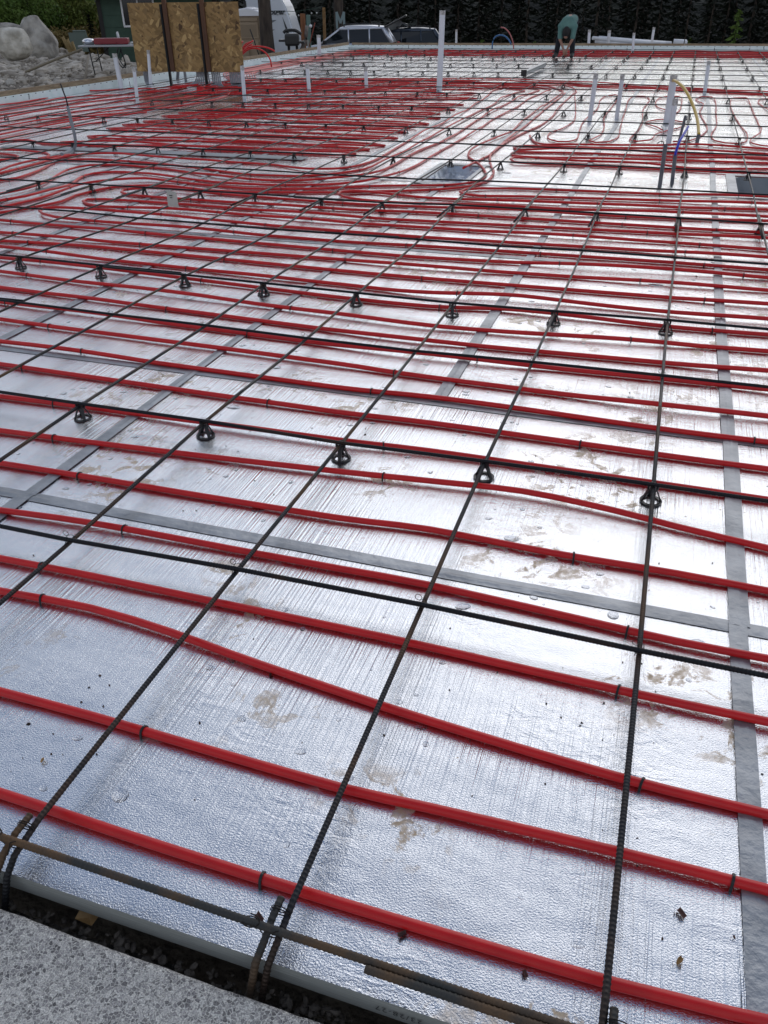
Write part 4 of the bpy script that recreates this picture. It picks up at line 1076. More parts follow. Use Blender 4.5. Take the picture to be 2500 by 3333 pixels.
for k, ((x, y, w_, h_), lb) in enumerate(zip(st, slb)):
    p = on_terrain(x, y); a = px_m(p, w_) / 2; hh = px_m(p, h_) / 1.7
    rock('stone', (p.x, p.y + a * .5, p.z + hh * .35), (a, a * .8, hh), 40 + k, M_STONE if k % 3 else M_STONED, lb, 'loose stones among the rubble', 2, random.random() * 3)
# rubble: too many to count
rs = random.Random(3)
bm = bmesh.new()
tmpl = []
for k in range(6):
    b2 = bmesh.new(); bmesh.ops.create_icosphere(b2, subdivisions=1, radius=1)
    for v in b2.verts: v.co *= rs.uniform(.7, 1.15)
    tmpl.append(([v.co.copy() for v in b2.verts], [[v.index for v in f.verts] for f in b2.faces])); b2.free()
V_, F_ = [], []
def put_stone(x, y, z, r):
    vs, fs = rs.choice(tmpl); a = rs.uniform(0, 6.3); ca, sa = math.cos(a), math.sin(a); sx, sy, sz = r * rs.uniform(.8, 1.5), r * rs.uniform(.6, 1), r * rs.uniform(.35, .7)
    b0_ = len(V_); tl = rs.uniform(-.3, .3)
    for v in vs:
        X, Y, Z = v.x * sx, v.y * sy, v.z * sz + v.x * sx * tl
        V_.append((x + X * ca - Y * sa, y + X * sa + Y * ca, z + Z))
    for f in fs: F_.append([q + b0_ for q in f])
for _ in range(26000):
    x = -10.5 - abs(rs.gauss(0, 1)) * 7.5; y = rs.uniform(4, 40)
    r = min(.20, .017 * rs.paretovariate(1.75))
    put_stone(x, y, gz(x, y) + r * .1, r)
for _ in range(2500):
    x = rs.uniform(-16, -10.5); y = rs.uniform(18, 34)
    put_stone(x, y, gz(x, y) + .02, rs.uniform(.04, .11))
me = bpy.data.meshes.new('rubble'); me.from_pydata(V_, [], F_); me.materials.append(M_STONE)
o = link('rubble', me); tag(o, 'loose grey rubble covering the ground left of the floor', 'rubble', kind='stuff')
# grit in the gap
V_, F_ = [], []
for _ in range(1800):
    x = rs.uniform(-1.3, 2.8); y = rs.uniform(.045, .112)
    put_stone(x, y, -.112 + .02 * rs.random(), rs.uniform(.003, .011))
me = bpy.data.meshes.new('grit'); me.from_pydata(V_, [], F_); me.materials.append(noisy('dark grit', (.06, .05, .04), (.17, .145, .12), 40, .9, coord='World'))
o = link('grit', me); tag(o, 'dark grit lying in the gap along the slab edge', 'grit', kind='stuff')

# poles leaning on the rubble
def stick(name, a, b_, r, m, label, cat='pole', n=8):
    o = rope(name, [a, a.lerp(b_, .5) + Vector((0, 0, .01)), b_], r, m, None, n); return tag(o, label, cat)
a_ = on_terrain(85, 242) + Vector((0, 0, .05)); b_ = upright(268, 160, a_.y + .5)
stick('wooden_pole', a_, b_, .028, mat('weathered pole', (.20, .17, .12), .8), 'long grey-brown pole leaning from the rubble up to the folding table', 'pole')
a_ = on_terrain(276, 268); b_ = upright(286, 182, a_.y + .6)
stick('wooden_stake', a_, b_, .03, mat('pale stake', (.22, .19, .15), .8), 'pale wooden stake leaning at the left leg of the folding table', 'stake')

# ------------------------------------------------------------------ folding table with things on it
L1 = on_terrain(295, 250); tz = L1.z + .76
def at_h(px, py, z): return ground(px, py, z)
c1 = at_h(262, 153, tz); c2 = at_h(352, 148, tz)
tb = thing('folding_table', 'folding table with black crossed legs standing on the rubble left of the board', 'table', (L1.x + .75, L1.y + .15, L1.z - .10), math.radians(18))
bm = bmesh.new(); box(bm, (.25, .2, .75), (2.2, .72, .035), bev=.008); obj('tabletop', bm, mat('grey tabletop', (.34, .35, .36), .5), tb)
for sx in (-.62, 1.15):
    for sy in (-.1, .5):
        bm = bmesh.new(); tube(bm, [(sx, sy, .73), (sx + .05, sy, 0)], .014, 6); obj('leg', bm, M_STEELD, tb)
    bm = bmesh.new(); s_ = 1 if sx < 0 else -1
    tube(bm, [(sx + .02, .2, .42), (sx + s_ * .42, .2, .73)], .011, 6); tube(bm, [(sx + .02, -.1, .42), (sx + .02, .5, .42)], .011, 6); obj('brace', bm, M_STEELD, tb)
TM = Matrix.Translation(tb.location)  @ Matrix.Rotation(math.radians(18), 4, 'Z')
def on_table(x, y, z=.77): q = TM @ Vector((x, y, z)); return q
M_CASE = mat('red case', (.22, .02, .03), .45)
q = on_table(-.12, .15); t = thing('red_case', 'long dark red tool case lying on the folding table', 'case', q, math.radians(20))
bm = bmesh.new(); box(bm, (0, 0, .07), (.80, .22, .13), bev=.02); obj('shell', bm, M_CASE, t)
bm = bmesh.new(); tube(bm, smooth_path([(-.25, -.12, .05), (-.2, -.135, .03), (.1, -.135, .03), (.15, -.12, .05)], .05), .008, 6); obj('handle', bm, M_CASE, t)
q = on_table(-.68, .2); rock('foil_bundle', (q.x, q.y, q.z + .06), (.20, .15, .075), 77, mat('shiny foil', (.7, .7, .72), .25, 1), 'crumpled silver foil bundle at the left end of the folding table', cat='foil', sub=2)
q = on_table(.42, .15); rock('cloth', (q.x, q.y, q.z + .03), (.16, .12, .04), 78, mat('white cloth', (.55, .55, .52), .9), 'small crumpled white cloth right of the red case', cat='cloth', sub=2)
q = on_table(.75, .2); t = thing('cable_reel', 'flat grey cable reel at the right end of the folding table', 'reel', q)
bm = bmesh.new(); tube(bm, [(0, 0, 0), (0, 0, .07)], .10, 16); obj('drum', bm, M_COND, t); bm = bmesh.new(); tube(bm, [(0, 0, .07), (0, 0, .08)], .12, 16); obj('flange', bm, M_COND, t)
a_ = on_table(.0, .35, .80); b_ = upright(382, 107, a_.y + .6)
stick('grey_pipe_length', a_, b_, .032, M_COND, 'length of grey pipe sticking up over the folding table', 'pipe')
bm = bmesh.new(); q = on_table(.1, -.18, .72)
for s_ in (0, 1):
    tube(bm, smooth_path([q + Vector((.0 + .1 * s_, 0, 0)), q + Vector((-.08 + .06 * s_, 0, -.22)), q + Vector((.04 + .08 * s_, 0, -.42)), q + Vector((.13, .0, -.3)), q + Vector((.06, 0, -.02))], .05), .014, 5)
tag(obj('black_strap', bm, M_BLACK), 'looped black strap hanging from the front of the folding table', 'strap')
a_ = along(203, 160, 34.5); a_.z = gz(a_.x, a_.y)
bm = bmesh.new(); box(bm, (a_.x, a_.y + 1, a_.z + .35), (.62, .05, .60), .3); box(bm, (a_.x, a_.y + 1.2, a_.z + .45), (.5, .05, .55), .1, rx=.3)
tag(obj('leaning_panel', bm, mat('grey green sheet', (.10, .13, .11), .7)), 'grey-green sheets leaning behind the stones right of the boulder', 'sheet')
# timber offcuts by the table
for k in range(3):
    a_ = along(222 + 8 * k, 165, 33); a_.z = gz(a_.x, a_.y); b_ = a_ + Vector((-.22 + .07 * k, .3, .55 - .08 * k))
    bm = bmesh.new(); d = (b_ - a_); box(bm, (a_ + b_) / 2, (.09, .04, d.length), 0, ry=math.atan2(d.x, d.z)); tag(obj('timber_offcut', bm, noisy('yellow timber %d' % k, (.22, .15, .06), (.34, .25, .12), 6, .8)), 'leaning timber offcut left of the table, %s' % ['left', 'middle', 'right'][k], 'timber', 'timber offcuts by the table')

# ------------------------------------------------------------------ green cabin
def gfar(px, dist): 
    p = along(px, 100, dist); return Vector((p.x, p.y, gz(p.x, p.y)))
cb = gfar(335, 41); 
cdir = RT.copy(); cdir.z = 0; ca_ = math.atan2(cdir.y, cdir.x) + math.radians(12)
cabin = thing('green_cabin', 'dark green cabin with a white framed window behind the standing board', 'cabin', (cb.x, cb.y, cb.z - .2), ca_)
M_GRN = noisy('green siding', (.030, .062, .042), (.040, .078, .054), 3, .75); M_DARK = mat('dark trim', (.012, .011, .010), .7)
W_, D_, HH = 4.7, 6.0, 3.0
bm = bmesh.new(); box(bm, (W_ / 2, D_ / 2, HH / 2), (W_, D_, HH)); obj('wall', bm, M_GRN, cabin)
for k in range(7):
    bm = bmesh.new(); box(bm, (W_ / 2, -.012, .24 + k * .42), (W_ - .1, .016, .385)); obj('siding_board', bm, M_GRN, cabin)
for x in (.0, W_):
    bm = bmesh.new(); box(bm, (x, -.02, HH / 2), (.17, .07, HH)); obj('corner_trim', bm, M_DARK, cabin)
bm = bmesh.new()
vv = [(-.5, -.6, 2.95), (W_ + .5, -.6, 2.95), (W_ + .5, D_ / 2, 4.6), (-.5, D_ / 2, 4.6), (-.5, D_ + .6, 2.95), (W_ + .5, D_ + .6, 2.95)]
vs = [bm.verts.new(v) for v in vv] + [bm.verts.new((a, b, c - .16)) for a, b, c in vv]
for q in ((0, 1, 2, 3), (3, 2, 5, 4), (6, 9, 8, 7), (9, 10, 11, 8), (0, 6, 7, 1), (4, 5, 11, 10), (0, 3, 9, 6), (3, 4, 10, 9), (1, 7, 8, 2), (2, 8, 11, 5)): bm.faces.new([vs[i] for i in q])
obj('roof', bm, M_DARK, cabin)
wn = bmesh.new(); wx, wz0, wz1, ww = 1.55, 1.75, 2.75, 1.35
for c, s in (((wx, -.045, wz0), (ww, .05, .07)), ((wx, -.045, wz1), (ww, .05, .07)), ((wx - ww / 2 + .03, -.045, (wz0 + wz1) / 2), (.07, .05, wz1 - wz0)), ((wx + ww / 2 - .03, -.045, (wz0 + wz1) / 2), (.07, .05, wz1 - wz0)), ((wx, -.045, (wz0 + wz1) / 2), (.06, .045, wz1 - wz0))): box(wn, c, s)
wf = obj('window', wn, mat('white frame', (.7, .7, .7), .5), cabin)
bm = bmesh.new(); box(bm, (wx, -.03, (wz0 + wz1) / 2), (ww - .1, .01, wz1 - wz0 - .08)); obj('pane', bm, mat('dark glass', (.01, .012, .014), .08), wf)

# ------------------------------------------------------------------ portable toilet
pc = gfar(808, 37.5)
pt = thing('portable_toilet', 'tan portable toilet with a white roof between the board and the tree trunk', 'portable toilet', (pc.x, pc.y, pc.z), math.atan2(RT.y, RT.x) + math.radians(-8))
M_TAN = noisy('tan plastic', (.26, .19, .12), (.31, .23, .15), 2, .5); M_TAN2 = mat('tan plastic relief', (.22, .16, .10), .5); M_ROOF = mat('white translucent roof', (.72, .72, .74), .4)
s_ = .56
bm = bmesh.new(); box(bm, (0, s_, 1.02), (2 * s_ - .04, 2 * s_ - .04, 2.0)); obj('body', bm, M_TAN, pt)
for sx in (-1, 1):
    bm = bmesh.new(); box(bm, (sx * (s_ - .035), -.005, 1.02), (.09, .09, 2.02), bev=.015); obj('corner_post', bm, M_TAN, pt)
bm = bmesh.new()
box(bm, (0, .0, 1.5), (.84, .05, .55), bev=.02); box(bm, (0, -.012, 1.88), (.84, .05, .10)); box(bm, (-.2, -.005, .6), (.36, .05, 1.05), bev=.02); box(bm, (.24, -.005, .6), (.30, .05, 1.05), bev=.02)
dr = obj('door', bm, M_TAN, pt)
bm = bmesh.new(); box(bm, (.0, -.027, 1.5), (.70, .012, .42), bev=.004); obj('door_panel', bm, M_TAN2, dr)
bm = bmesh.new(); n = 12; rr_ = []
for yy, sc_ in ((-.06, 1), (.0, 1), (2 * s_, 1), (2 * s_ + .06, 1)):
    rr_.append([bm.verts.new(((k / n - .5) * 2 * (s_ + .04), yy, 2.05 + .22 * math.cos((k / n - .5) * PI) ** .8 * (1 if -.03 < yy < 2 * s_ + .03 else .8))) for k in range(n + 1)])
for a, b_ in zip(rr_, rr_[1:]):
    for k in range(n): bm.faces.new((a[k], a[k + 1], b_[k + 1], b_[k])).smooth = True
lo = [bm.verts.new((v.co.x, v.co.y, 2.0)) for v in rr_[0]]
for k in range(n): bm.faces.new((rr_[0][k + 1], rr_[0][k], lo[k], lo[k + 1]))
lo = [bm.verts.new((v.co.x, v.co.y, 2.0)) for v in rr_[-1]]
for k in range(n): bm.faces.new((rr_[-1][k], rr_[-1][k + 1], lo[k + 1], lo[k]))
for k in (3, 6, 9): box(bm, ((k / n - .5) * 2 * (s_ + .04), s_, 2.05 + .22 * math.cos((k / n - .5) * PI) ** .8 + .01), (.05, 2 * s_, .025))
obj('roof', bm, M_ROOF, pt)
bm = bmesh.new(); tube(bm, [(-.3, .9, 2.1), (-.3, .9, 2.5)], .055, 10); obj('vent_pipe', bm, M_DARK, pt)
a_ = gfar(847, 31); a_.z = 0
sb = ground(846, 184, -.1)
stick('marker_stake', Vector((sb.x, sb.y, -.15)), upright(814, 95, sb.y), .02, M_DARK, 'dark thin stake leaning in front of the portable toilet', 'stake')

# ------------------------------------------------------------------ travel trailer
tc_ = gfar(948, 49)
ta = math.atan2(RT.y, RT.x) + math.radians(-4)
tr = thing('travel_trailer', 'white travel trailer with dark lettering behind the big tree trunk', 'trailer', (tc_.x, tc_.y, tc_.z), ta)
M_TRL = mat('trailer gelcoat', (.74, .77, .82), .25); M_TRD = mat('trailer dark stripe', (.05, .055, .06), .35); M_TRG = mat('trailer grey stripe', (.22, .24, .26), .35)
prof_ = [(-2.3, .75), (-2.3, 3.95), (-1.6, 3.85), (-.85, 3.95), (-.45, 3.75), (-.22, 3.35), (-.03, 2.8), (.13, 2.2), (.24, 1.5), (.18, 1.0), (-.6, .72)]
def extrude(bm, prof_, y0, y1, mi=0, bev=0):
    a = [bm.verts.new((x, y0, z)) for x, z in prof_]; b = [bm.verts.new((x, y1, z)) for x, z in prof_]
    n = len(prof_)
    bm.faces.new(a); bm.faces.new(b[::-1])
    for k in range(n): bm.faces.new((a[k], b[k], b[(k + 1) % n], a[(k + 1) % n]))
    bmesh.ops.recalc_face_normals(bm, faces=bm.faces)
    if bev: bmesh.ops.bevel(bm, geom=[e for e in bm.edges if abs(e.verts[0].co.y - e.verts[1].co.y) < 1e-4], offset=bev, segments=3, affect='EDGES')
bm = bmesh.new(); extrude(bm, prof_, 0, 2.4, bev=.08); obj('body', bm, M_TRL, tr)
bm = bmesh.new(); extrude(bm, [(-2.28, 2.41), (-2.2, 2.42), (-1.1, 2.75), (-.72, 2.75), (-1.5, 2.35), (-2.28, 2.22)], -.014, -.004); obj('stripe', bm, M_TRG, tr)
bm = bmesh.new(); extrude(bm, [(-.42, 2.9), (-.18, 2.35), (.0, 1.8), (-.22, 1.7), (-.28, 2.3)], -.018, -.008); obj('stripe', bm, M_TRD, tr)
bm = bmesh.new(); extrude(bm, [(-2.25, 2.0), (-1.3, 2.3), (-.85, 2.33), (-1.4, 2.08)], -.020, -.010); obj('stripe', bm, M_TRD, tr)
tcu = bpy.data.curves.new('lettering', 'FONT'); tcu.body = 'Cougar'; tcu.size = .33; tcu.shear = .25; tcu.extrude = .004; tcu.offset = .012
to = bpy.data.objects.new('tmp', tcu); COL.objects.link(to); bpy.context.view_layer.update()
me = bpy.data.meshes.new_from_object(to.evaluated_get(bpy.context.evaluated_depsgraph_get())); bpy.data.objects.remove(to); me.materials.append(M_TRD)
link('lettering', me, tr, (-1.28, -.03, 3.0), (math.radians(90), 0, 0))
bm = bmesh.new(); box(bm, (-1.95, -.01, 1.55), (.5, .04, .6), bev=.01); obj('window', bm, mat('tinted glass', (.01, .01, .012), .08), tr)
for x in (-1.8,):
    bm = bmesh.new(); tube(bm, [(x, -.02, .38), (x, .2, .38)], .38, 20); wh = obj('wheel', bm, M_BLACK, tr)
# string lights in front of it
lp = [along(x, y, 44) for x, y in ((890, 35), (925, 36), (955, 37), (985, 34), (1015, 29), (1040, 24))]
sl = thing('string_lights', 'string of small hanging bulbs crossing in front of the trailer', 'string lights')
rope('cord', lp, .012, mat('green cord', (.02, .05, .03), .6), sl, 5)
bm0 = bmesh.new(); bmesh.ops.create_icosphere(bm0, subdivisions=1, radius=.04); bm0m = mesh_of(bm0, mat('unlit bulb', (.6, .6, .58), .1), True, 'bulb')
for k, (x, y) in enumerate(((905, 45), (929, 47), (941, 45), (972, 50), (991, 48), (1014, 43), (1031, 42))):
    link('bulb', bm0m, sl, along(x, y, 44))

# ------------------------------------------------------------------ cars
def car(label, loc, rz, body_col, flip=1, wagon=True, open_hatch=False):
    root = thing('parked_car', label, 'car', loc, rz, 'cars parked beyond the floor'); root.scale = (1, 1, 1.1)
    M_B = mat('car paint', body_col, .28, .5, **{'Coat Weight': .6}); M_G = mat('car glass', (.008, .011, .014), .05); M_T = mat('tyre', (.01, .01, .01), .8); M_RIM = mat('rim', (.35, .35, .36), .3, .9)
    M_RL = mat('tail lamp', (.35, .01, .01), .15); M_HL = mat('head lamp', (.6, .62, .65), .1)
    wl, wr = -.90, .90
    # body lower: x from front (-2.25) to rear (2.25)
    secs = [(-2.28, .35, .62, .62), (-2.20, .28, .80, .78), (-1.95, .25, .93, .85), (-1.10, .24, 1.03, .89), (-.85, .24, 1.06, .9), (0, .24, 1.07, .9), (1.2, .24, 1.08, .9), (1.95, .26, 1.06, .87), (2.20, .30, .98, .82), (2.28, .38, .85, .78)]
    bm = bmesh.new(); prev = None
    for x, z0, z1, hw in secs:
        pts = [(x, -hw * .86, z0), (x, -hw, z0 + .16), (x, -hw * 1.0, z0 + (z1 - z0) * .62), (x, -hw * .93, z1), (x, hw * .93, z1), (x, hw, z0 + (z1 - z0) * .62), (x, hw, z0 + .16), (x, hw * .86, z0)]
        r_ = [bm.verts.new(p) for p in pts]
        if prev:
            for k in range(8): bm.faces.new((prev[k], prev[(k + 1) % 8], r_[(k + 1) % 8], r_[k])).smooth = True
        else: bm.faces.new(r_[::-1])
        prev = r_
    bm.faces.new(prev); bmesh.ops.recalc_face_normals(bm, faces=bm.faces)
    bd = obj('body', bm, M_B, root)
    # greenhouse: pillars and roof
    gh = [(-1.10, 1.04, .80), (-.28, 1.56, .60), (.0, 1.62, .60), (.9, 1.63, .60), (1.55, 1.58, .58), (2.0, 1.10, .78)]
    bm = bmesh.new(); prof2 = [(x, z) for x, z, _ in gh]
    prev = None
    lo = [(-1.12, 1.0), (2.12, 1.0)]
    # roof slab
    rsec = [(-.30, 1.555, .60), (.0, 1.62, .62), (.9, 1.64, .62), (1.62, 1.59, .60)]
    for x, z, hw in rsec:
        r_ = [bm.verts.new(q) for q in ((x, -hw, z - .05), (x, -hw * .9, z + .015), (x, 0, z + .04), (x, hw * .9, z + .015), (x, hw, z - .05))]
        if prev:
            for k in range(4): bm.faces.new((prev[k], r_[k], r_[k + 1], prev[k + 1])).smooth = True
            bm.faces.new((prev[0], prev[4], r_[4], r_[0]))
        prev = r_
    bmesh.ops.recalc_face_normals(bm, faces=bm.faces)
    obj('roof', bm, M_B, root)
    def bar(bm, a, b_, w_=.06): 
        tube(bm, [Vector(a), Vector(b_)], w_, 6)
    for sy in (-1, 1):
        bm = bmesh.new()
        bar(bm, (-1.14, sy * .83, 1.03), (-.30, sy * .62, 1.53), .045); bar(bm, (.12, sy * .85, 1.05), (.10, sy * .63, 1.58), .035); bar(bm, (1.02, sy * .85, 1.05), (1.0, sy * .63, 1.58), .035)
        bar(bm, (2.02, sy * .82, 1.05), (1.62, sy * .62, 1.56), .10); bar(bm, (-.32, sy * .63, 1.54), (1.65, sy * .62, 1.57), .035)
        obj('pillars', bm, M_B, root)
        bm = bmesh.new()
        q = [(-1.08, sy * .845, 1.04), (1.95, sy * .835, 1.04), (1.58, sy * .635, 1.55), (-.30, sy * .635, 1.54)]
        vs = [bm.verts.new(v) for v in q]; bm.faces.new(vs if sy < 0 else vs[::-1])
        vs2 = [bm.verts.new((v[0], v[1] - sy * .012, v[2])) for v in q]; bm.faces.new(vs2[::-1] if sy < 0 else vs2)
        obj('side_window', bm, M_G, root)
        bm = bmesh.new(); tube(bm, [(-.1, sy * .55, 1.70), (1.45, sy * .55, 1.69)], .018, 6); box(bm, (-.08, sy * .55, 1.66), (.06, .04, .08)); box(bm, (1.42, sy * .55, 1.65), (.06, .04, .08)); obj('roof_rail', bm, M_BLACK, root)
        bm = bmesh.new(); box(bm, (-.92, sy * .99, 1.12), (.12, .20, .15), bev=.03); obj('mirror', bm, M_BLACK, root)
        bm = bmesh.new(); box(bm, (2.10, sy * .79, .98), (.34, .20, .17), bev=.05); obj('tail_light', bm, M_RL, root)
        bm = bmesh.new(); box(bm, (-2.10, sy * .70, .76), (.24, .26, .14), bev=.04); obj('headlight', bm, M_HL, root)
        bm = bmesh.new(); box(bm, (.0, sy * .905, .95), (.16, .02, .03)); box(bm, (.9, sy * .905, .95), (.16, .02, .03)); obj('door_handle', bm, M_B, root)
        for x in (-1.38, 1.36):
            bm = bmesh.new(); tube(bm, [(x, sy * .72, .34), (x, sy * .93, .34)], .345, 22); wh = obj('wheel', bm, M_T, root)
            bm = bmesh.new(); tube(bm, [(x, sy * .925, .34), (x, sy * .94, .34)], .21, 14); obj('rim', bm, M_RIM, wh)
    bm = bmesh.new(); vs = [bm.verts.new(v) for v in ((-1.14, -.80, 1.03), (-1.14, .80, 1.03), (-.31, .60, 1.55), (-.31, -.60, 1.55))]; bm.faces.new(vs); obj('windscreen', bm, M_G, root)
    if not open_hatch:
        bm = bmesh.new(); vs = [bm.verts.new(v) for v in ((2.06, -.74, 1.06), (1.66, -.56, 1.54), (1.66, .56, 1.54), (2.06, .74, 1.06))]; bm.faces.new(vs); obj('rear_window', bm, M_G, root)
    else:
        bm = bmesh.new(); box(bm, (2.12, 0, 1.78), (1.0, 1.45, .06), ry=math.radians(-22), bev=.02); obj('tailgate', bm, M_BLACK, root)
        bm = bmesh.new(); box(bm, (1.98, 0, .85), (.34, 1.5, .5)); obj('boot_interior', bm, M_BLACK, root)
    return root
cz = along(1130, 86, 41); cz.z -= 1.62 * 1.1; carA = math.atan2(RT.y, RT.x)
car('silver estate car parked beyond the far left corner with its tailgate open', tuple(cz), carA + math.radians(-3), (.60, .62, .68), open_hatch=True)
cz2 = along(1298, 90, 43.5); cz2.z -= 1.66 * 1.1
car('dark blue estate car parked behind the silver one, rear end to the right', tuple(cz2), carA + math.radians(-1), (.03, .045, .07))
# plastic sheet on the open tailgate
bm = bmesh.new(); n = 22; prev = None
for k in range(n + 1):
    t_ = k / n; c = along(1246 + 80 * t_, 92 - 22 * math.sin(t_ * PI * .9) - 10 * t_ + 4 * math.sin(t_ * 9), 42.6); r_ = []
    for q in range(6):
        u = q / 5; r_.append(bm.verts.new(c + Vector((0, .9 * u, -.30 * u * (1 - .4 * t_) + .05 * noise.noise(Vector((t_ * 6, u * 4, 1))))) + Vector((.05 * math.sin(u * 7 + t_ * 5), 0, -.02 * u))))
    if prev:
        for q in range(5): bm.faces.new((prev[q], prev[q + 1], r_[q + 1], r_[q])).smooth = True
    prev = r_
tag(obj('plastic_sheet', bm, mat('white plastic sheet', (.55, .57, .58), .35)), 'white plastic sheet flapping on the silver car\'s open tailgate', 'plastic sheet')

# ------------------------------------------------------------------ posts, meter box, grill, sign near the cars
def post(px, top_y, dist, wpx, m, label, name='timber_post', cat='post', lean=0):
    b_ = gfar(px, dist); tp = along(px + lean, top_y, dist); w_ = px_m(b_, wpx)
    bm = bmesh.new(); d = tp - b_; box(bm, (0, 0, d.z / 2 - .1), (w_, w_ * .8, d.z + .2), math.atan2(RT.y, RT.x), ry=math.atan2(d.x, d.z))
    for f in bm.faces: pass
    o = obj(name, bm, m, None, (b_ + Vector((d.x / 2, d.y / 2, 0)))); return tag(o, label, cat)
post(985, 44, 38, 15, M_WOODR, 'thick reddish-brown post left of the green meter box')
o = post(1003, 48, 37.9, 12, mat('grey green metal box', (.10, .17, .15), .5), 'tall grey-green metal box beside the reddish post', 'meter_box', 'meter box')
post(1054, 24, 46, 9, noisy('tan post', (.20, .11, .04), (.28, .16, .07), 5, .8), 'thin orange-brown post between the meter box and the big dark trunk')
post(1002, 130, 34, 5, mat('grey stake', (.25, .24, .22), .8), 'short grey stake below the grey-green meter box', 'stake', 'stake')
sb = ground(1001, 163, -.2); stick('marker_stake', Vector((sb.x, sb.y, -.3)), upright(1025, 74, sb.y), .018, mat('red brown stake', (.25, .05, .03), .7), 'thin red stake leaning in front of the silver car', 'stake')
q = along(1011, 85, 37.6); bm = bmesh.new(); bmesh.ops.create_icosphere(bm, subdivisions=2, radius=.065); o = obj('meter_dome', bm, M_PVC, None, q, smooth=True); tag(o, 'small white round meter on the right side of the metal box', 'meter')
b_ = gfar(949, 35); gl = thing('covered_grill', 'black covered grill standing before the trailer', 'grill', (b_.x, b_.y, b_.z), math.atan2(RT.y, RT.x))
bm = bmesh.new(); box(bm, (0, 0, .98), (.52, .45, .40), bev=.08); box(bm, (-.36, 0, .96), (.25, .35, .08), bev=.02); box(bm, (.33, 0, .9), (.25, .35, .08), bev=.02); obj('cover', bm, M_BLACK, gl)
bm = bmesh.new(); tube(bm, smooth_path([(-.3, 0, 1.2), (-.22, 0, 1.27), (.12, 0, 1.28), (.36, 0, 1.16)], .05), .055, 8); obj('lid', bm, M_BLACK, gl)
for x in (-.14, .16): 
    bm = bmesh.new(); tube(bm, [(x, 0, .82), (x, 0, -.1)], .05, 8); obj('leg', bm, M_BLACK, gl)
b_ = gfar(968, 35.5)
o = rope('driftwood_log', smooth_path([b_ + Vector((-.1, 0, -.1)), b_ + Vector((.05, 0, .5)), b_ + Vector((.30, 0, 1.0)), b_ + Vector((.40, 0, 1.45))], .1), [.13, .12, .11, .11, .10, .10, .09, .09, .08, .08, .08, .07, .07, .07, .07, .07][:len(smooth_path([b_ + Vector((-.1, 0, -.1)), b_ + Vector((.05, 0, .5)), b_ + Vector((.30, 0, 1.0)), b_ + Vector((.40, 0, 1.45))], .1))] if len(smooth_path([b_ + Vector((-.1, 0, -.1)), b_ + Vector((.05, 0, .5)), b_ + Vector((.30, 0, 1.0)), b_ + Vector((.40, 0, 1.45))], .1)) <= 16 else .09, noisy('grey driftwood', (.12, .10, .09), (.24, .21, .19), 6, .9), None, 8)
tag(o, 'weathered grey log leaning up right of the black grill', 'log')
for k, (x, y, w_, h_, lb) in enumerate(((920, 165, 24, 24, 'mossy round stone under the black grill'), (968, 168, 18, 20, 'pale stone right of the black grill'), (868, 178, 14, 8, 'small grey stone before the tree trunk'))):
    p = along(x, 100, 34 - k * .3); z = gz(p.x, p.y); a = w_ / 2 * 34 / FPX * 1.1
    rock('stone', (p.x, p.y, z + .25), (a, a * .8, h_ / 2 * 34 / FPX * 1.2), 90 + k, M_STONED, lb, 'loose stones among the rubble', 2)
q0 = along(1109, 92, 47); sg = thing('letter_sign', 'pale letter M of weathered boards standing behind the silver car', 'sign', (q0.x, q0.y, q0.z), math.atan2(RT.y, RT.x))
k_ = 47 / FPX / .9
bm = bmesh.new(); hgt = 34 * k_; w_ = 18 * k_
for a, b2 in (((-w_ / 2, 0), (-w_ / 2, hgt)), ((w_ / 2, 0), (w_ / 2, hgt)), ((-w_ / 2, hgt), (0, hgt * .35)), ((w_ / 2, hgt), (0, hgt * .35))):
    d = Vector((b2[0] - a[0], 0, b2[1] - a[1])); box(bm, ((a[0] + b2[0]) / 2, random.uniform(-.01, .01), (a[1] + b2[1]) / 2), (.11, .03, d.length + .04), ry=math.atan2(d.x, d.z))
obj('letter', bm, mat('pale sign boards', (.22, .29, .30), .7), sg)
bm = bmesh.new(); tube(bm, [(0, .06, -1.6), (0, .06, hgt * .6)], .04, 6); obj('post', bm, M_DARK, sg)

# ------------------------------------------------------------------ white pipe stack beyond the far edge
pa = along(1930, 118, 33.5); pb = along(2165, 136, 35.0)
st_ = thing('pipe_stack', 'stack of long white plastic gutters and pipes lying beyond the far edge', 'pipes')
for k in range(4):
    bm = bmesh.new(); o_ = Vector((.0 + .1 * k, .12 * k, -.10 * (k % 2) - .05))
    tube(bm, [pa + o_, pa.lerp(pb, .5) + o_ + Vector((0, 0, -.01)), pb + o_], .06, 10); obj('pipe', bm, M_PVC, st_)
bm = bmesh.new(); d = pb - pa; d.z = 0
box(bm, (pa + pb) / 2 + Vector((.1, .3, -.42)), (d.length * .98, .7, .5), math.atan2(d.y, d.x), ry=math.radians(1.5)); obj('wrapped_pack', bm, mat('grey wrap', (.36, .37, .40), .5), st_)
pa = along(2192, 137, 35); pb = along(2234, 139, 35)
t = thing('white_pipe_length', 'short separate white pipe with a rounded end right of the white stack', 'pipe')
bm = bmesh.new(); tube(bm, [pa, pa.lerp(pb, .9), pb, pb + (pb - pa) * .08], [.10, .10, .09, .03], 12); obj('shaft', bm, M_PVC, t)
bm = bmesh.new(); c = pa.lerp(pb, .8); tube(bm, [c, c + (pb - pa).normalized() * .03], .104, 12); obj('band', bm, M_DARK, t)

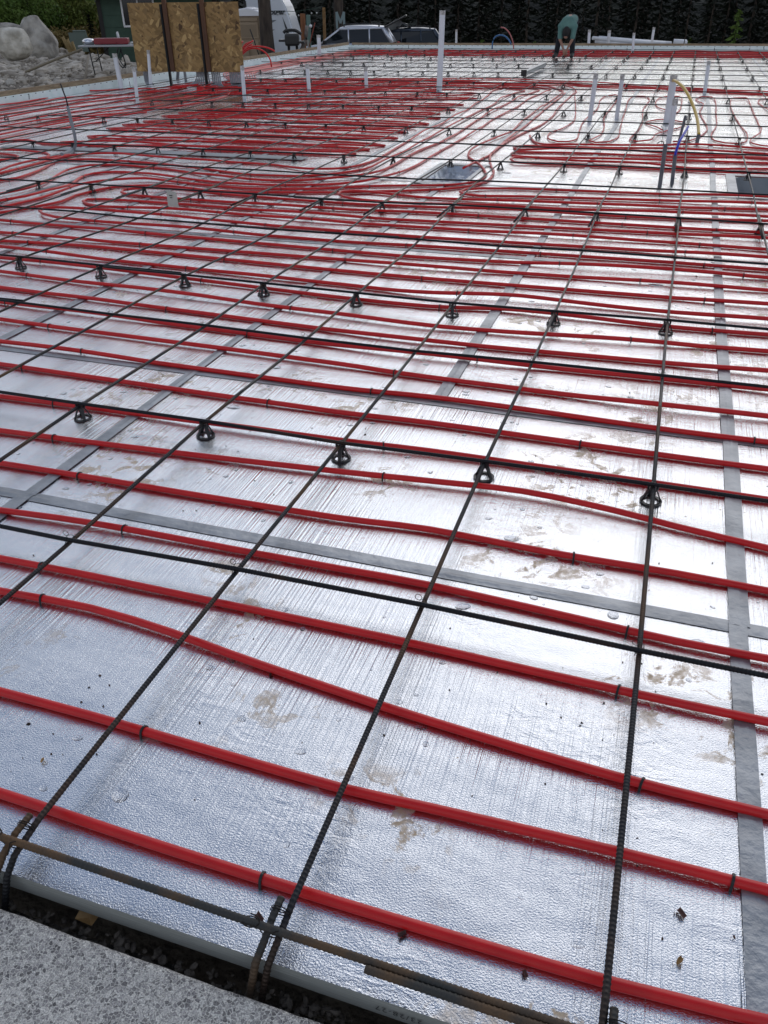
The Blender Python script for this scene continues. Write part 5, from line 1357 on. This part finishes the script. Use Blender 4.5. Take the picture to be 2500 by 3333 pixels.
# ------------------------------------------------------------------ trees
M_BACKDROP = noisy('dark forest backdrop', (.003, .0045, .003), (.010, .013, .006), .6, 1.0, 1.0, 1.2, coord='World', bdist=.8)  # near-black backdrop, added to close the bright gaps between the trees
bm = bmesh.new(); prev = None
for q in range(121):
    a = math.radians(-62 + q * 1.35); r_ = []
    for d_, z_ in ((74, -5), (80, -3.4), (88, 1.5), (98, 4.0), (112, 5.5), (150, 6), (220, -6)):
        jj = noise.noise(Vector((a * 14, d_ * .05, 0))) * 1.6 + noise.noise(Vector((a * 50, d_ * .2, 3))) * .7
        r_.append(bm.verts.new((CAM.x - math.sin(a) * (d_ + jj), CAM.y + math.cos(a) * (d_ + jj), z_ + (jj if z_ > -3 else 0))))
    if prev:
        for k in range(6): bm.faces.new((prev[k], prev[k + 1], r_[k + 1], r_[k]))
    prev = r_
bmesh.ops.recalc_face_normals(bm, faces=bm.faces)
o = obj('forest_backdrop', bm, M_BACKDROP); tag(o, kind='structure')
def leaf_mat(name, c1, c2):
    m = noisy(name, c1, c2, 1.3, .7, coord='World', detail=3)
    n, l, b = nodes(m); b.inputs['Specular IOR Level'].default_value = .15
    return m
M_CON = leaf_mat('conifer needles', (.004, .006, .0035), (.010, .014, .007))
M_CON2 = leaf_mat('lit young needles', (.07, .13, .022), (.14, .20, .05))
M_BRUSH = leaf_mat('brush leaves', (.08, .11, .02), (.19, .21, .05))
M_DRY = leaf_mat('dry brush', (.12, .085, .03), (.24, .18, .07))
def conifer_crown(seed, h, r, z0, m, nb=46, per=26, leaf=.16):
    rs = random.Random(seed); V_, F_ = [], []
    for k in range(nb):
        t = (k + rs.random()) / nb; z = z0 + (h - z0) * t; L_ = r * (1 - t) ** .8 * rs.uniform(.7, 1.1) + .15
        a0 = k * 2.4 + rs.random()
        for q in range(per):
            u = (q + rs.random()) / per; w_ = L_ * u
            a = a0 + rs.gauss(0, .20) * (1 - u * .5)
            x, y = math.cos(a) * w_, math.sin(a) * w_; zz = z - w_ * .28 + rs.gauss(0, .09)
            s = leaf * rs.uniform(.7, 1.5); d = Vector((math.cos(a), math.sin(a), -.3 + rs.gauss(0, .3))).normalized(); e = Vector((rs.gauss(0, 1), rs.gauss(0, 1), rs.gauss(0, .6))).normalized()
            e = (e - d * e.dot(d)).normalized(); c = Vector((x, y, zz)); b0_ = len(V_)
            V_ += [tuple(c - d * s), tuple(c + e * s * .35), tuple(c + d * s * 1.2), tuple(c - e * s * .35)]; F_.append((b0_, b0_ + 1, b0_ + 2, b0_ + 3))
    me = bpy.data.meshes.new('crown'); me.from_pydata(V_, [], F_); me.materials.append(m); return me
def trunk_mesh(h, r, m=None, seed=0):
    bm = bmesh.new(); n = 14; rs = random.Random(seed)
    rings = []
    zs = [-.5, 0, .3, .8, 1.6, 3, h * .5, h]
    for z in zs:
        t = max(0, z / h); rr = r * (1 - t * .85) * (1.35 if z <= 0 else 1.18 if z < .5 else 1)
        rings.append([bm.verts.new((math.cos(2 * PI * k / n) * rr * (1 + .07 * math.sin(k * 5 + z)), math.sin(2 * PI * k / n) * rr * (1 + .07 * math.cos(k * 3)), z)) for k in range(n)])
    for a, b in zip(rings, rings[1:]):
        for k in range(n): bm.faces.new((a[k], a[(k + 1) % n], b[(k + 1) % n], b[k])).smooth = True
    return mesh_of(bm, m or M_BARK, False, 'trunk')
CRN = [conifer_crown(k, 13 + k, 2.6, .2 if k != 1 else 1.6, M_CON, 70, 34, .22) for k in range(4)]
TRK = [trunk_mesh(13 + k, .20, seed=k) for k in range(4)]
def tree(loc, v, s, label, grp=None, name='conifer_tree', cat='tree', crown=None, trunk=None, rz=None):
    t = thing(name, label, cat, loc, random.uniform(0, 6) if rz is None else rz, grp); t.scale = (s, s, s)
    if trunk is not False: link('trunk', trunk or TRK[v], t)
    if crown is not False: link('crown', crown or CRN[v], t)
    return t
# two big near trunks
def bigtree(px, wpx, dist, label, seed):
    b_ = gfar(px, dist); r_ = wpx / 2 * dist / FPX * .93
    t = thing('pine_tree', label, 'tree', (b_.x, b_.y, b_.z), 0)
    bm = bmesh.new(); n = 40; rings = []
    for z in [-.4, 0, .15, .35, .6, .9, 1.3, 1.8, 2.4, 3.2, 4.5, 7, 12]:
        rr = r_ * (1 + .45 * math.exp(-max(z, 0) * 2.2)) * (1 - max(z, 0) * .03); rg = []
        for k in range(n):
            a = 2 * PI * k / n; g_ = 1 + .055 * noise.noise(Vector((math.cos(a) * 6, math.sin(a) * 6, z * .8 + seed))) + .05 * (1 if (k * 7 + int(z * 2)) % 3 == 0 else 0)
            rg.append(bm.verts.new((math.cos(a) * rr * g_, math.sin(a) * rr * g_, z)))
        rings.append(rg)
    for a, b in zip(rings, rings[1:]):
        for k in range(n): bm.faces.new((a[k], a[(k + 1) % n], b[(k + 1) % n], b[k])).smooth = True
    obj('trunk', bm, M_BARK, t)
    me = conifer_crown(seed + 30, 15, 2.4, 5.5, M_CON, 50, 30, .25); link('crown', me, t)
bigtree(867, 38, 35.5, 'big rough tree trunk between the portable toilet and the trailer', 3)
bigtree(1104, 30, 50, 'dark tree trunk rising behind the pale letter M', 8)
# forest behind
k = 0; rr = random.Random(12)
spots = []
for ring, (d0, n, x0, x1) in enumerate(((58, 24, 960, 2700), (66, 22, 560, 2750), (76, 20, 200, 2800))):
    for q in range(n):
        px = x0 + (x1 - x0) * (q + rr.uniform(.2, .8)) / n; p = gfar(px, d0 + rr.uniform(-3, 3)); spots.append((px, p, ring))
for q in range(10): 
    px = -400 - 330 * q; p = gfar(-200, 60); a = math.radians(150 + q * 7)
spots.sort(key=lambda s: (s[2], s[0]))
cnt = [0, 0, 0]
for px, p, ring in spots:
    cnt[ring] += 1
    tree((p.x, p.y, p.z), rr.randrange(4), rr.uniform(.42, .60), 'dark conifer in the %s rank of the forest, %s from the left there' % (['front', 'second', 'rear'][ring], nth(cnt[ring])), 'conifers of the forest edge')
# forest floor brush, dark
def brush_mesh(n, sx, sy, sz, m, seed, leaf=.09, dome=True):
    rs = random.Random(seed); V_, F_ = [], []
    cl = [(rs.uniform(-sx, sx), rs.uniform(-sy, sy), rs.uniform(.15, 1) ** 1.0 * sz, rs.uniform(.25, .6)) for _ in range(max(6, n // 130))]
    for _ in range(n):
        cx_, cy_, cz_, cr_ = rs.choice(cl)
        d = Vector((rs.gauss(0, 1), rs.gauss(0, 1), rs.gauss(0, 1))).normalized() * cr_ * rs.uniform(.5, 1.1)
        c = Vector((cx_, cy_, cz_ * (1 - .5 * (cx_ / sx) ** 2))) + d
        if c.z < 0: c.z = abs(c.z) * .3
        s = leaf * rs.uniform(.6, 1.6); e1 = Vector((rs.gauss(0, 1), rs.gauss(0, 1), rs.gauss(0, 1))).normalized(); e2 = e1.cross(Vector((rs.gauss(0, 1), rs.gauss(0, 1), rs.gauss(0, 1)))).normalized()
        b0_ = len(V_); V_ += [tuple(c - e1 * s), tuple(c + e2 * s * .5), tuple(c + e1 * s), tuple(c - e2 * s * .5)]; F_.append((b0_, b0_ + 1, b0_ + 2, b0_ + 3))
    me = bpy.data.meshes.new('foliage'); me.from_pydata(V_, [], F_); me.materials.append(m); return me
def bush(px, dist, sx, sz, m, seed, label, n=5000, leaf=.09, grp='bushes behind the rubble', name='bush'):
    p = gfar(px, dist); t = thing(name, label, 'bush', (p.x, p.y, p.z), math.atan2(RT.y, RT.x), grp)
    link('foliage', brush_mesh(n, sx, sx * .6, sz, m, seed, leaf), t)
    bm = bmesh.new()
    for k in range(4): tube(bm, [(0, 0, -.2), (random.uniform(-.4, .4) * sx * .5, random.uniform(-.3, .3), sz * .7)], [.05, .02], 5)
    obj('stem', bm, M_BARK, t)
bl_ = [(20, 52, 2.4, 3.6, M_BRUSH, 'dark green bush at the far left edge behind the boulders'), (85, 46, 1.5, 3.2, M_CON2, 'bright green bush rising behind the pale boulder'), (190, 53, 2.6, 3.4, M_DRY, 'brownish brush behind the upright boulder'),
       (255, 50, 1.8, 3.4, M_BRUSH, 'yellow-green bush right of the upright boulder'), (300, 54, 2.4, 3.6, M_CON2, 'green bush against the left wall of the cabin'), (245, 43, 2.2, .9, M_DRY, 'low dry yellowish brush between the boulder and the cabin'),
       (140, 58, 3.0, 4.2, M_BRUSH, 'tall yellow-green thicket behind the boulders'), (-20, 44, 1.4, 2.4, M_CON2, 'bright green bush cut by the left edge of the photo'), (320, 44, 1.2, .7, M_BRUSH, 'low green bush at the foot of the cabin wall')]
for k, (px, d, sx, sz, m_, lb) in enumerate(bl_): bush(px, d, sx, sz, m_, 60 + k, lb, 15000, .065)
p = gfar(296, 42); tree((p.x, p.y, p.z), 0, .145, 'small dark young conifer between the boulder and the cabin')
for k, (px, d, h_) in enumerate(((2048, 52, .10), (2395, 54, .20), (1995, 56, .12), (1285, 55, .14), (1570, 55, .12), (2250, 56, .13), (1745, 56, .12))):
    p = gfar(px, d); me = conifer_crown(200 + k, 13, 3.0, .3, M_CON2, 34, 22, .5)
    tree((p.x, p.y, p.z), 0, h_ * 1.3, 'small yellow-green sapling at the forest edge, %s from the left' % nth([4, 7, 3, 1, 2, 6, 5][k] if k not in (6, 2) else {2: 4, 6: 3}[k]) if False else 'small yellow-green sapling at the forest edge, %s' % ['behind the white pipe stack', 'tallest one near the right side', 'just left of the white pipe stack', 'behind the silver car', 'near the blue hose arc', 'between the pipe stack and the right edge', 'left of the bending person'][k], 'saplings at the forest edge', crown=me)
# low growth along the far edge and under the trees
rs = random.Random(5); V_, F_ = [], []
for _ in range(26000):
    d = rs.uniform(44, 70); px = rs.uniform(350, 2750); p = along(px, 100, d); z = gz(p.x, p.y); hgt = .15 + .75 * max(0, noise.noise(Vector((p.x * .35, p.y * .35, 2))) + .25)
    c = Vector((p.x, p.y, z + rs.random() ** 1.5 * hgt)); s = rs.uniform(.05, .14)
    e1 = Vector((rs.gauss(0, .6), rs.gauss(0, .6), 1)).normalized(); e2 = e1.cross(Vector((rs.gauss(0, 1), rs.gauss(0, 1), 0))).normalized(); b0_ = len(V_)
    V_ += [tuple(c - e1 * s), tuple(c + e2 * s * .4), tuple(c + e1 * s), tuple(c - e2 * s * .4)]; F_.append((b0_, b0_ + 1, b0_ + 2, b0_ + 3))
me = bpy.data.meshes.new('undergrowth'); me.from_pydata(V_, [], F_); me.materials.append(M_BRUSH); tag(link('undergrowth', me), 'low green undergrowth along the forest edge', 'undergrowth', kind='stuff')

# ------------------------------------------------------------------ small things on the foil
# water drops: low clear domes, uncountable
rs = random.Random(9); V_, F_ = [], []
def drop(x, y, a, b, rz):
    n = 10; b0_ = len(V_); h = min(a, b) * .16
    for rr_, zz in ((1, 0), (.8, .62), (.4, .93)):
        for k in range(n):
            t = 2 * PI * k / n; X, Y = a * rr_ * math.cos(t), b * rr_ * math.sin(t)
            V_.append((x + X * math.cos(rz) - Y * math.sin(rz), y + X * math.sin(rz) + Y * math.cos(rz), .0006 + zz * h))
    V_.append((x, y, .0006 + h))
    for r_ in range(2):
        for k in range(n): F_.append((b0_ + r_ * n + k, b0_ + r_ * n + (k + 1) % n, b0_ + (r_ + 1) * n + (k + 1) % n, b0_ + (r_ + 1) * n + k))
    for k in range(n): F_.append((b0_ + 2 * n + k, b0_ + 2 * n + (k + 1) % n, b0_ + 3 * n))
for _ in range(1400):
    y = .2 + 9 * rs.random() ** .8; x = rs.uniform(-.6 - y * .75, 1.9 + y * .25)
    if noise.noise(Vector((x * 1.3, y * 1.3, 4))) < -.02: continue
    a = rs.uniform(.003, .010) * (1 + .10 * y) * (1 + 1.2 * (rs.random() > .93)); drop(x, y, a * rs.uniform(.8, 1.8), a, rs.uniform(-.5, .5))
me = bpy.data.meshes.new('drops'); me.from_pydata(V_, [], F_)
for p_ in me.polygons: p_.use_smooth = True
me.materials.append(mat('water', (1, 1, 1), .02, 0, **{'Transmission Weight': 1.0, 'IOR': 1.33}))
o = link('water_drops', me); tag(o, 'clear water drops scattered over the foil', 'water drops', kind='stuff')
# grit and bark crumbs on the foil
V_, F_ = [], []
for _ in range(1500):
    y = .2 + 9 * rs.random(); x = rs.uniform(-.6 - y * .75, 1.9 + y * .25)
    if noise.noise(Vector((x * 1.7, y * 1.7, 14))) < .05 and rs.random() < .75: continue
    put_stone(x, y, .0015, rs.uniform(.0008, .0032) * (2.0 if rs.random() > .96 else 1))
me = bpy.data.meshes.new('crumbs'); me.from_pydata(V_, [], F_); me.materials.append(noisy('dark crumbs', (.02, .012, .010), (.06, .03, .02), 40, .8, coord='World'))
tag(link('crumbs', me), 'dark crumbs of bark and grit scattered on the foil', 'crumbs', kind='stuff')
# bark flakes and leaf bits one can point to
M_FLK = noisy('bark flake', (.06, .02, .018), (.16, .07, .05), 60, .6, coord='World'); M_LEAF = noisy('dry leaf', (.30, .17, .06), (.42, .27, .12), 30, .7, coord='World')
fk = [(843, 2990, .020, 1.0, M_FLK, 'square reddish bark flake beside the tied starter bar at the bottom centre'), (882, 2199, .011, 0, M_FLK, 'small dark brown crumb in the middle of the left foil sheet'), (1310, 3045, .016, -.9, M_FLK, 'brown flake just below the lowest red tube at the bottom centre'),
      (2216, 2976, .018, .7, M_FLK, 'curled dark flake on the foil between the two lowest red tubes at right'), (2212, 3130, .017, -.5, M_LEAF, 'tan leaf bit near the bottom right corner of the foil'), (1708, 3172, .013, .6, M_FLK, 'brown leaf bit against the lowest red tube near the bottom'),
      (140, 2477, .013, .2, M_LEAF, 'small tan winged seed on the foil at the left'), (2388, 3052, .007, .3, M_FLK, 'tiny dark seed near the right tape seam'), (2335, 1905, .0, 0, M_FLK, '')]
for k, (px, py, s, rz, m_, lb) in enumerate(fk):
    if not s: continue
    p = ground(px, py, .002); bm = bmesh.new(); n = 5; g_ = []
    for jj in range(n + 1):
        r_ = []
        for ii in range(n + 1):
            u, v = ii / n - .5, jj / n - .5; sh = 1 - .5 * abs(v) * 2 if m_ is M_LEAF else 1
            r_.append(bm.verts.new((u * s * .6 * sh, v * s * 1.1, .0015 + 1.0 * s * (u * u) * 1.3 + .0015 * noise.noise(Vector((u * 4, v * 4, k))))))
        g_.append(r_)
    for jj in range(n):
        for ii in range(n): bm.faces.new((g_[jj][ii], g_[jj][ii + 1], g_[jj + 1][ii + 1], g_[jj + 1][ii])).smooth = True
    o = obj('bark_flake' if m_ is M_FLK else 'leaf_bit', bm, m_, None, p, (0, 0, rz)); tag(o, lb, 'flake' if m_ is M_FLK else 'leaf')
p = ground(288, 2985, -.09); bm = bmesh.new()
vs = [bm.verts.new(q) for q in ((-.025, -.012, .0), (.02, -.016, .004), (.027, .012, .012), (.0, .022, .008), (-.022, .014, .012))]; c = bm.verts.new((0, 0, -.002))
for k in range(5): bm.faces.new((vs[k], vs[(k + 1) % 5], c))
tag(obj('dry_leaf', bm, M_LEAF, None, p), 'yellow-brown dry leaf lying in the dark gap at the bottom left', 'leaf')
